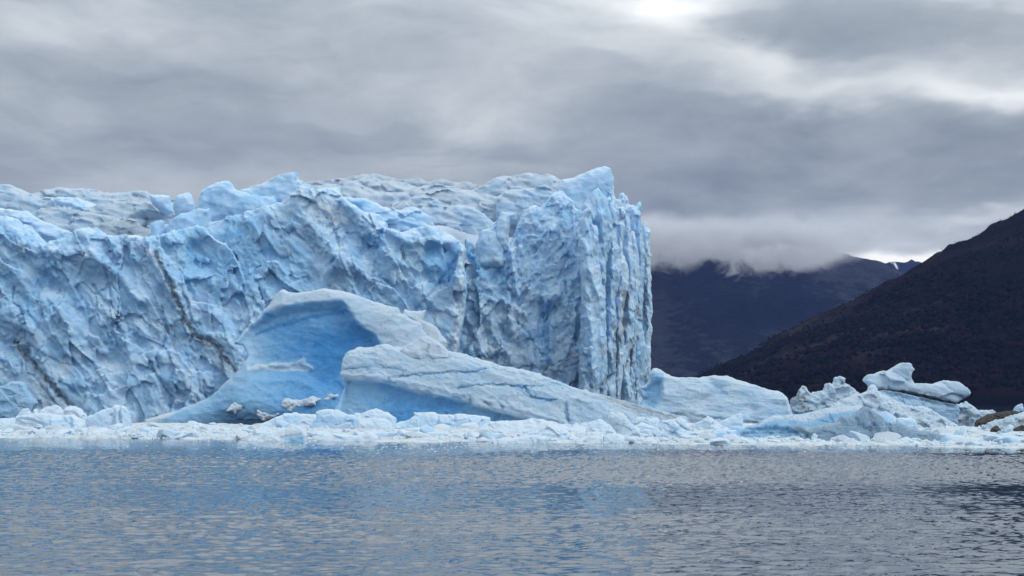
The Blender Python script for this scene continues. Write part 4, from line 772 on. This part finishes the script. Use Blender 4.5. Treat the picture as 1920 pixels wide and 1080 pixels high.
 ('ice_floe', 'arched pale floe behind the faceted white block', 'ice floe', 828, .24, 3, dict(lean=.45, rough=.5), [(1088, 824), (1101, 817), (1112, 810), (1122, 810), (1135, 816), (1148, 828), (1150, 830), (1088, 830)]),
 ('ice_floe', 'smooth rounded floe right of the arched pale floe', 'ice floe', 830, .22, 3, dict(lean=.45, rough=.5), [(1132, 818), (1140, 813), (1160, 814), (1172, 820), (1180, 830), (1182, 832), (1134, 832)]),
 ('ice_floe', 'pale blue ledge below the tail of the tilted slab', 'ice floe', 804, .26, 4, dict(lean=.4, rough=.7), [(1186, 795), (1192, 788), (1197, 783), (1212, 783), (1222, 785), (1232, 783), (1238, 790), (1244, 806), (1186, 806)]),
 ('ice_floe', 'peaked jumble of ice under the wrinkled humped iceberg', 'ice floe', 813, .24, 4, dict(lean=.35, rough=1.0), [(1220, 802), (1230, 794), (1240, 789), (1265, 787), (1279, 781), (1285, 788), (1295, 798), (1300, 815), (1220, 815)]),
 ('ice_floe', 'craggy pale floe left of the knob headed one', 'ice floe', 822, .26, 3, dict(lean=.3, rough=1.0), [(1186, 805), (1194, 797), (1207, 793), (1222, 800), (1240, 801), (1246, 812), (1240, 824), (1192, 824)]),
 ('ice_floe', 'pale blue floe with a knob for a head in the front row', 'ice floe', 826, .32, 3, dict(lean=.3, rough=.6), [(1232, 824), (1242, 813), (1250, 809), (1261, 803), (1257, 798), (1258, 795), (1266, 792), (1277, 796), (1279, 802), (1290, 808), (1298, 820), (1300, 828), (1232, 828)]),
 ('ice_floe', 'sail shaped spike of pale ice before the humped iceberg', 'ice floe', 806, .30, 3, dict(lean=.2, rough=.35), [(1338, 800), (1350, 792), (1366, 784), (1378, 779), (1386, 775), (1391, 773), (1394, 780), (1395, 808), (1338, 808)]),
 ('ice_floe', 'knobbly white floe left of the sail shaped spike', 'ice floe', 808, .22, 3, dict(lean=.4, rough=.9), [(1300, 800), (1308, 793), (1320, 787), (1328, 781), (1336, 786), (1348, 791), (1356, 800), (1360, 810), (1300, 810)]),
 ('ice_floe', 'teal floe with a grey crusted right edge below the sail shaped spike', 'ice floe', 825.5, .46, 3, dict(lean=.3, rough=.35, dirts=[([(1382, 806), (1387, 824)], .35, 4)], tints=[([(1325, 800), (1390, 800), (1390, 808), (1345, 810), (1330, 824)], -.22, 3)]), [(1329, 826), (1334, 814), (1339, 808), (1351, 803), (1373, 806), (1382, 806), (1386, 812), (1388, 828), (1329, 828)]),
 ('ice_floe', 'rounded teal lump between the crusted floe and the long blue iceberg', 'ice floe', 822, .44, 2.5, dict(lean=.3, rough=.35), [(1368, 805), (1376, 800), (1386, 799), (1394, 802), (1398, 812), (1397, 824), (1368, 824)]),
 ('ice_floe', 'flat square edged white floe on the slush in front of the long blue iceberg', 'ice floe', 832, .16, 3, dict(lean=.5, rough=.35), [(1384, 832), (1392, 828), (1420, 827), (1422, 822), (1440, 822), (1446, 829), (1448, 834), (1384, 834)]),
 ('ice_floe', 'small white cube leftmost of three before the grey translucent iceberg', 'ice floe', 827, .14, 1.5, dict(lean=.2, rough=.4), [(1491, 827), (1493, 819), (1498, 815), (1502, 819), (1503, 829), (1491, 829)]),
 ('ice_floe', 'small white lump in the middle of three before the grey translucent iceberg', 'ice floe', 828, .14, 1.5, dict(lean=.2, rough=.4), [(1503, 829), (1504, 820), (1509, 816), (1516, 818), (1519, 824), (1520, 830), (1503, 830)]),
 ('ice_floe', 'largest white lump rightmost of three before the grey translucent iceberg', 'ice floe', 829, .12, 1.8, dict(lean=.2, rough=.4), [(1520, 829), (1523, 821), (1528, 813), (1534, 817), (1541, 827), (1541, 831), (1520, 831)]),
 ('ice_floe', 'dirty white lump floating alone under the deep blue hollow face', 'ice floe', 777, .10, 3, dict(lean=.12, rough=.8, Y=585, flat=1, dirts=[([(430, 772), (455, 765)], .3, 3)]), [(421, 772), (425, 768), (430, 762), (436, 756), (440, 753), (449, 758), (458, 760), (453, 770), (446, 771), (443, 773), (440, 777), (437, 773), (430, 773)]),
 ('ice_floe', 'grey crumbling raft right of the dirty white lump', 'ice floe', 791, .10, 3, dict(lean=.12, rough=1.0, Y=578, flat=1, dirts=[([(490, 785), (520, 778)], .35, 5)]), [(476, 772), (480, 768), (484, 765), (488, 772), (507, 776), (523, 775), (519, 780), (511, 783), (507, 787), (496, 790), (487, 786), (481, 780)]),
 ('ice_floe', 'large ragged white raft across the foot of the wave shaped iceberg', 'ice floe', 774, .08, 3, dict(lean=.15, rough=1.0, Y=583, flat=1), [(517, 761), (526, 755), (531, 747), (540, 747), (556, 749), (568, 748), (577, 745), (585, 742), (592, 746), (605, 748), (598, 752), (592, 755), (591, 760), (582, 762), (567, 764), (553, 766), (548, 772), (540, 773), (533, 769), (525, 763)]),
 ('ice_floe', 'string of small ice scraps trailing from the large ragged raft', 'ice floe', 750, .10, 2, dict(lean=.12, rough=.6, Y=583, flat=1), [(606, 748), (612, 744), (614, 739), (620, 737), (626, 741), (632, 738), (635, 744), (626, 747), (616, 749), (609, 752)]),
]
def piece(i, nm, lab, cat, by, tn, th, opt, ol):
    Y = opt.get('Y') or base_y(by)
    if opt.get('flat'):                                # bits frozen onto the foot of the hollow iceberg: rest them on its surface
        ys_ = []
        for q in ol:
            d_ = Vector(((q[0] - HX) / FPX, 1.0, (HY - q[1]) / FPX)); hit = arch.ray_cast(cam.location - arch.location, d_.normalized())
            if hit[0]: ys_.append(hit[1].y + arch.location.y)
        if ys_: Y = float(np.percentile(ys_, 25)) - 1.0
    vox = min(0.28, max(0.11, Y / 540.0 * 0.22)); r_ = opt.get('rough', .6)
    g = opt.get('grey', 0.0)
    dirts = list(opt.get('dirts', ()))
    if g: dirts.append(([(min(p[0] for p in ol), 800), (max(p[0] for p in ol), 800)], g, 300))
    sz = max(p[0] for p in ol) - min(p[0] for p in ol)
    kk = 0.55 if sz > 80 else 0.25
    o_ = ice(nm, ol, Y, th, vox, M_BERG if nm == 'iceberg' else M_CHUNK, None, k=kk, bulge=0.9 if sz > 60 else 0.5, bw=0.9 if sz > 60 else 0.5, lean=opt.get('lean', .3), seed=100 + i, tint=tn + .06, tvar=.05, zbot=-0.6,
        recess=opt.get('recess', ()), lines=opt.get('lines', ()), tints=opt.get('tints', ()), dirts=dirts,
        relief=[('n', 5, .5 * r_ + .1, (1.6, .8), -.2), ('s', 2.4, .55 * r_, (1.2, .9), .3), ('c', 3.0, .30 * r_ + .08, (1.2, .8), -.3)], disp=[('s', 1.3, .22 * r_, (1.2, .9), .2), ('c', 1.1, .10 * r_ + .02, (1.2, .9), -.2)], warp=.4, cell=None, jag=(1.6, .07))
    tag(o_, lab, cat, BERGS if nm == 'iceberg' else FL)
    return o_
for i, P_ in enumerate(PIECES): piece(i, *P_)

# the mushroom: a tilted cap resting on the dark block
cap = ice('iceberg', [(1629, 712), (1633, 707), (1638, 703), (1655, 699), (1664, 697), (1674, 695), (1690, 686), (1700, 681), (1706, 680), (1714, 682), (1720, 693), (1714, 703), (1716, 712), (1722, 719), (1747, 720), (1765, 720), (1775, 714), (1786, 713), (1805, 717), (1819, 728), (1824, 736), (1822, 742),
    (1807, 749), (1795, 757), (1775, 751), (1740, 741), (1704, 733), (1676, 730), (1653, 730), (1642, 727)], base_y(796) - 1.5, 11, 0.24, M_BERG, None, k=.45, bulge=.9, bw=.9, lean=0.35, seed=200, tint=0.34, tvar=.05,
    relief=[('s', 3.5, .6, (2.0, .7), -.35), ('c', 5, 1.0, (1.6, .8), -.3)], disp=[('s', 1.6, .18, (2.2, .6), -.35), ('r', 1.0, .07, (2, .6), -.35)], dirts=[([(1655, 730), (1704, 734), (1740, 742), (1795, 757)], .8, 4), ([(1690, 728), (1760, 745)], .25, 8)], cell=None, jag=(2, .26))
tag(cap, 'mushroom shaped slab of ice tilted over a dark gap on the grey block', 'iceberg', BERGS)
knob = ice('ice_floe', [(1629, 735), (1630, 726), (1636, 720), (1642, 722), (1648, 730), (1646, 737), (1640, 750), (1629, 750)], base_y(799), 3, .2, M_CHUNK, None, k=.5, bulge=.5, bw=.5, lean=.1, seed=201, tint=.3, disp=[('n', 1.5, .1, (1, 1), 0)], cell=None, jag=(1.5, .05), zbot=-.5)
tag(knob, 'round pale ball of ice tucked under the left end of the mushroom slab', 'ice floe', FL)

# dark moraine rock among the ice on the right
def rock(nm, lab, by, th, ol, lean=.5):
    Y = base_y(by)
    o_ = ice(nm, ol, Y, th, .22, M_ROCK, None, k=.6, bulge=.8, bw=.8, lean=lean, seed=300 + len(lab), relief=[('c', 2.2, .4, (1.4, .8), -.2), ('n', 4, .5, (1.5, .8), 0)], disp=[('c', 1.2, .18, (1.2, 1), 0), ('n', .6, .08, (1, 1), 0)], cell=None, jag=(1.5, .12), zbot=-.6)
    return tag(o_, lab, 'rock', 'dark rocks among the ice')
rock('boulder_ridge', 'long black ridge of rock debris lying between the pale ice ridges', 799, 8, [(1838, 793), (1846, 787), (1855, 782), (1875, 775), (1890, 773), (1905, 772), (1920, 773), (1960, 769), (2000, 776), (2010, 801), (1838, 801)])
rock('boulder', 'dark brown boulder left of the pointed white floe', 813, 3, [(1856, 814), (1860, 806), (1866, 801), (1874, 800), (1882, 805), (1888, 813), (1889, 815), (1856, 815)])
rock('boulder', 'dark boulder cut by the right edge of the photo', 811, 3, [(1902, 812), (1903, 804), (1910, 800), (1920, 797), (1932, 800), (1938, 812), (1938, 813), (1902, 813)])
# ================================================================== brash ice: slush mat, counted chunks, uncounted scraps
EDGE = np.array([(-400, 821), (0, 822.5), (350, 825), (700, 829), (1100, 833), (1500, 836.5), (1920, 842), (2300, 847)], np.float32)
def edge_y(x):
    """distance of the outer edge of the brash as a function of x"""
    Ye = CAMZ * FPX / (EDGE[:, 1] - HY); Xe = (EDGE[:, 0] - HX) / FPX * Ye
    return np.interp(x, Xe, Ye)
def brash_height(x, y):
    P_ = np.stack([x, y, np.zeros_like(x)], 1)
    e = y - edge_y(x) - 5 + 16 * fbm(P_ / np.array([14, 22, 1]), 4, .62)
    body = sstep(-1.5, 2.5, e)
    lump = 0.5 - 0.9 * np.abs(scallop(np.stack([x / 1.6, y / 3.2, x * 0 + 2.2], 1)))
    lump2 = 0.5 - 0.9 * np.abs(scallop(np.stack([x / 4.2, y / 9.0, x * 0 + 7.2], 1)))
    n = fbm(P_ / np.array([7, 14, 1]), 3)
    z = -0.25 + body * (0.33 + 0.30 * lump * (.6 + n) + 0.60 * np.maximum(lump2, 0) * (0.7 + 1.8 * n) + .18 * n) 
    z = z + .55 * np.minimum(fbm(P_ / np.array([11, 26, 1]) + 3.3, 3), .1) * sstep(60, 10, e)
    z = z - 0.8 * sstep(560, 600, y + 20 * n)
    # leads of open water in front of the big hollow iceberg and behind the dark rocks
    px = HX + x / y * FPX; py = HY + CAMZ / y * FPX
    z = z - 1.2 * sstep(5, -5, poly_sd([(455, 795), (610, 790), (640, 770), (480, 760), (300, 772), (240, 785)], px, py)) - 1.2 * sstep(0, -4, poly_sd([(1790, 802), (2200, 806), (2200, 770), (1790, 770)], px, py))
    return z
def brash_mat():
    m, t, bs, out = new_mat('brash_slush')
    pos = t.add('ShaderNodeNewGeometry').outputs['Position']
    a = t.noise(t.v('MULTIPLY', pos, (1, .5, 1)), 0.5, 6, .65, .5); b = t.noise(pos, 3.0, 4, .6)
    f = t.m('ADD', a, t.m('MULTIPLY', t.m('SUBTRACT', b, .5), .5))
    t.l.new(t.ramp(f, [(.28, (.22, .28, .33)), (.42, (.40, .48, .54)), (.55, (.53, .59, .63)), (.8, (.64, .67, .69))]), bs.inputs['Base Color']); bs.inputs['Roughness'].default_value = .5
    bp = t.add('ShaderNodeBump'); bp.inputs['Strength'].default_value = .6; bp.inputs['Distance'].default_value = .25
    t.l.new(t.noise(pos, 4.0, 5, .65), bp.inputs['Height']); t.l.new(bp.outputs[0], bs.inputs['Normal'])
    return m
def brash():
    xs = np.arange(-175, 150, 0.34, dtype=np.float32); ys = [285.0]
    while ys[-1] < 610: ys.append(ys[-1] + 0.55 * (ys[-1] / 300) ** 1.2)
    ys = np.array(ys, np.float32)
    Yg, Xg = np.meshgrid(ys, xs, indexing='ij'); x, y = Xg.ravel(), Yg.ravel()
    z = np.full(len(x), -1.0, np.float32); ok = (np.abs(x) < 0.30 * y) & (y > edge_y(x) - 12)
    z[ok] = brash_height(x[ok], y[ok])
    nr, nc = Yg.shape; ii = np.arange(nr * nc).reshape(nr, nc)
    Qd = np.stack([ii[:-1, :-1].ravel(), ii[:-1, 1:].ravel(), ii[1:, 1:].ravel(), ii[1:, :-1].ravel()], 1)
    Qd = Qd[(z[Qd] > -0.06).any(1)]
    used = np.unique(Qd); mp = np.zeros(len(x), np.int32); mp[used] = np.arange(len(used))
    V_ = np.stack([x, y, z], 1)[used]
    o = link('brash_ice', make_mesh('brash_ice', V_, mp[Qd]), brash_mat()); tag(o, kind='stuff')
brash()

# chunks: convex blocks of broken ice
def block(seed, level):
    rnd = np.random.RandomState(seed); v, f = ico(level)
    nn = rnd.normal(size=(11, 3)); nn /= np.linalg.norm(nn, axis=1)[:, None]; dd = rnd.uniform(.55, 1.0, 11)
    dot = v @ nn.T
    r = np.where(dot > 1e-3, dd / np.maximum(dot, 1e-3), 9).min(1); r = np.minimum(r, 1.25)
    P_ = v * r[:, None]; P_ = P_ * (1 + .05 * fbm(P_ * 2.1 + seed, 3)[:, None])
    return P_.astype(np.float32), f
protos = []
for k in range(12):
    v_, f_ = block(900 + k, 3)
    me = make_mesh('ice_chunk', v_, f_, {'tint': np.full(len(v_), .05 + .035 * k), 'dirt': np.full(len(v_), .18 if k in (4, 9) else 0.)}, smooth=False); me.materials.append(M_CHUNK); protos.append(me)
rnd = np.random.RandomState(77); NCH = 3400
pxs = rnd.uniform(-90, 2010, NCH)
tdep = rnd.rand(NCH) ** 1.6
e0 = np.interp(pxs, EDGE[:, 0], EDGE[:, 1]); pyb = e0 - 2.2 + (800 - e0) * tdep
yy = CAMZ * FPX / (pyb - HY); xx = (pxs - HX) / FPX * yy
sz = 0.22 * np.exp(rnd.exponential(0.52, NCH)); sz = np.minimum(sz, 1.7) * np.where(tdep < .06, .7, 1)
hz_ = brash_height(xx.astype(np.float32), yy.astype(np.float32))
keep = hz_ > -.35
pxs, yy, xx, sz, hz_ = pxs[keep], yy[keep], xx[keep], sz[keep], hz_[keep]
app = sz / yy; order = np.argsort(-app)
SHORT = ['the wave shaped iceberg', 'the tilted slab iceberg', 'the wrinkled humped iceberg', 'the rounded sky blue iceberg', 'the spiky iceberg', 'the propped grey block', 'the wide grey mound', 'the crumbled grey ridge', 'the dirt streaked floe', 'the long blue iceberg',
    'the grey translucent iceberg', 'the bright blue dome', 'the pale angular floe', 'the leaf shaped floe', 'the pointed white floe', 'the blue wedge floe', 'the flat grey blue floe', 'the turquoise spike', 'the long pale blue floe', 'the rounded blue floe', 'the white streaky floe',
    'the pale humped floe', 'the stepped white block', 'the cyan streaked floe', 'the rounded front floe', 'the big tilted white slab', 'the small white hump', 'the white peaked floe', 'the small ice pyramid', 'the ribbed pale block', 'the low edge ledge', 'the sloping white mound',
    'the grooved mound', 'the squared front slab', 'the striped wedge', 'the upright grey shard', 'the faceted white block', 'the arched pale floe', 'the smooth rounded floe', 'the pale blue ledge', 'the peaked ice jumble', 'the craggy pale floe', 'the knob headed floe', 'the sail shaped spike',
    'the knobbly white floe', 'the crusted teal floe', 'the rounded teal lump', 'the square edged floe', 'the small white cube', 'the middle white lump', 'the largest white lump']
ANCH = [(1 / 0.8 * 440, 800), (900, 800), (1340, 800)] + [(sum(q_[0] for q_ in P_[7]) / len(P_[7]), P_[3]) for P_ in PIECES[:48]]
made = []
for i in order[:300]:
    k = rnd.randint(12); o = bpy.data.objects.new('ice_chunk', protos[k]); COL.objects.link(o)
    s = sz[i]; fl = rnd.uniform(.45, .85); wd_ = rnd.uniform(.9, 1.6)
    o.location = (xx[i], yy[i], max(hz_[i], 0) + .22 * s * fl); o.scale = (s * wd_, s * rnd.uniform(.8, 1.3), s * fl)
    o.rotation_euler = (rnd.uniform(-.2, .2), rnd.uniform(-.2, .2), rnd.uniform(0, 6.28))
    py_ = HY + CAMZ * FPX / yy[i]
    j = min(range(len(ANCH)), key=lambda j: (ANCH[j][0] - pxs[i]) ** 2 + (4 * (ANCH[j][1] - py_)) ** 2)
    dx, dy = pxs[i] - ANCH[j][0], py_ - ANCH[j][1]
    rel = 'left of' if dx < -14 else 'right of' if dx > 14 else ('in front of' if dy > 0 else 'behind')
    if rel.endswith('of') and rel[0] in 'lr' and abs(dx) > 60 and j < 3: rel = 'below'
    szw = 'large' if s > 1.05 else 'medium' if s > .7 else 'small'
    sh_ = 'flat' if fl / wd_ < .45 else 'blocky' if fl / wd_ < .62 else 'upright'
    made.append((o, '%s %s %s ice chunk' % (szw, sh_, 'white' if k < 6 else 'pale blue'), rel + ' ' + SHORT[j], pxs[i]))
from collections import defaultdict
grp = defaultdict(list)
for q_ in made: grp[q_[1], q_[2]].append(q_)
ORD = ['leftmost', 'second from left', 'third from left', 'fourth from left', 'fifth from left', 'sixth from left']
for (a_, b_), mem in grp.items():
    mem.sort(key=lambda q_: q_[3])
    for n_, q_ in enumerate(mem):
        lab = a_ + ' ' + b_
        if len(mem) > 1: lab += ', ' + ('rightmost' if n_ == len(mem) - 1 else ORD[min(n_, 5)])
        tag(q_[0], lab, 'ice chunk', 'brash ice chunks afloat along the edge of the ice')
rest = order[300:]
v1, f1 = block(931, 1); C = np.stack([xx[rest], yy[rest], np.maximum(hz_[rest], 0) + .15 * sz[rest]], 1); s_ = sz[rest] * .9
V_, F_ = scatter_blobs(v1, f1, C, np.stack([s_ * rnd.uniform(.9, 1.7, len(s_)), s_, s_ * rnd.uniform(.45, .9, len(s_))], 1), rnd.uniform(0, 6.28, len(s_)), .16, rnd)
o = link('ice_rubble', make_mesh('ice_rubble', V_, F_, {'tint': np.repeat(rnd.uniform(.04, .40, len(s_)), len(v1)), 'dirt': np.zeros(len(V_))}, smooth=False), M_CHUNK); tag(o, kind='stuff')
# scraps adrift outside the edge
nf = 1500; u_ = rnd.uniform(-60, 1980, nf); w_ = np.exp(-((u_ - 950) / 420) ** 2) * .8 + .25; u_ = u_[rnd.rand(nf) < w_]; nf = len(u_)
pf = np.interp(u_, EDGE[:, 0], EDGE[:, 1]) + rnd.exponential(8, nf); yf = CAMZ * FPX / (pf - HY)
C = np.stack([(u_ - HX) / FPX * yf, yf, np.full(nf, .02)], 1); s_ = rnd.uniform(.05, .16, nf)
V_, F_ = scatter_blobs(iv, if_, C, np.stack([s_ * 1.8, s_ * 1.2, s_ * .8], 1), rnd.uniform(0, 6.28, nf), .3, rnd)
o = link('drifting_ice_scraps', make_mesh('drifting_ice_scraps', V_, F_, {'tint': np.zeros(len(V_)), 'dirt': np.zeros(len(V_))}, smooth=False), M_CHUNK); tag(o, kind='stuff')

# ================================================================== mist on the far mountain
m = bpy.data.materials.new('mountain_mist'); m.use_nodes = True; t = N(m.node_tree); t.n.clear()
out = t.add('ShaderNodeOutputMaterial'); pv_ = t.add('ShaderNodeVolumePrincipled'); t.l.new(pv_.outputs[0], out.inputs['Volume'])
pos = t.add('ShaderNodeNewGeometry').outputs['Position']
sp = t.sep(pos)
nz_ = t.noise(t.v('MULTIPLY', pos, (1, .45, 1.25)), 0.014, 7, .62, .5)
big = t.noise(t.v('MULTIPLY', pos, (1, .3, 1)), 0.0032, 3, .5)
zl = t.m('ADD', sp[2], t.m('MULTIPLY', t.m('SUBTRACT', nz_, .5), 240)); zl = t.m('ADD', zl, t.m('MULTIPLY', t.m('SUBTRACT', big, .5), 90))
den = t.m('MULTIPLY', t.mapr(zl, 358, 412), t.mapr(t.m('ADD', sp[2], t.m('MULTIPLY', t.m('SUBTRACT', big, .5), 120)), 455, 392))
den = t.m('MULTIPLY', den, t.mapr(nz_, .34, .56, .25, 1.0))
den = t.m('MULTIPLY', den, t.m('MULTIPLY', t.mapr(sp[0], -420, -200), t.mapr(t.m('ADD', sp[0], t.m('MULTIPLY', t.m('SUBTRACT', nz_, .5), 300)), 960, 720)))
t.l.new(t.m('MULTIPLY', den, 0.018), pv_.inputs['Density'])
pv_.inputs['Color'].default_value = (.93, .94, .96, 1); pv_.inputs['Anisotropy'].default_value = .25
mist = link('mist', box_mesh('mist', (-450, 4750, 300), (1150, 5650, 560)), m); tag(mist, kind='stuff')

# ================================================================== birds
M_BIRD = plain('dark_feathers', (.02, .02, .022))
def bird(px, py, Y, span, bank, flap, lab):
    x, y, z = W3(px, py, Y); r = empty('bird', (x, y, z)); r.rotation_euler = (0, bank, random.Random(int(px * 7)).uniform(-.8, .8))
    tag(r, lab, 'bird', 'birds circling under the clouds')
    v_, f_ = ico(1); b_ = v_ * np.array([.10, .34, .09], np.float32) * span; b_[:, 2] += .02 * span * (b_[:, 1] > 0)
    link('body', make_mesh('body', b_, f_), M_BIRD, r)
    for s in (-1, 1):
        a = np.array([(0, .16, .02), (0, -.14, .02), (s * .28, -.10, .02 + flap), (s * .28, .17, .03 + flap), (s * .60, -.08, .02 + flap * .4), (s * .58, .06, .03 + flap * .4)], np.float32) * span
        top = a + np.array([0, 0, .025 * span], np.float32); vv = np.concatenate([a, top])
        q_ = np.array([(0, 1, 2, 3), (3, 2, 4, 5), (6, 9, 8, 7), (9, 11, 10, 8), (0, 3, 9, 6), (3, 5, 11, 9), (1, 7, 8, 2), (2, 8, 10, 4), (5, 4, 10, 11), (0, 6, 7, 1)])
        link('wing', make_mesh('wing', vv, q_, smooth=False), M_BIRD, r)
for px, py, bk, fl_, lab in ((1311.7, 70.4, .2, .12, 'tiny dark bird at the left tip of the loose flock'), (1316.9, 72, -.3, .2, 'tiny bird with raised wings just right of the leftmost one'), (1314.6, 74.2, .1, .05, 'tiny bird just below the leftmost two of the flock'), (1317.7, 76, .3, .15, 'lower left of the two lowest birds in the flock'),
        (1321.2, 76.2, -.1, .1, 'lower right of the two lowest birds in the flock'), (1325.5, 69.4, .4, .12, 'tiny bird highest in the middle of the loose flock'), (1330.4, 70.8, -.2, .18, 'upper bird of the pair at the right end of the flock'), (1332, 72.6, .25, .08, 'lower bird of the pair at the right end of the flock'), (1393.5, 74.3, .05, .1, 'single darker bird flying apart to the right of the flock')):
    bird(px, py, 1500, 1.5 if px > 1390 else 1.05, bk, fl_, lab)
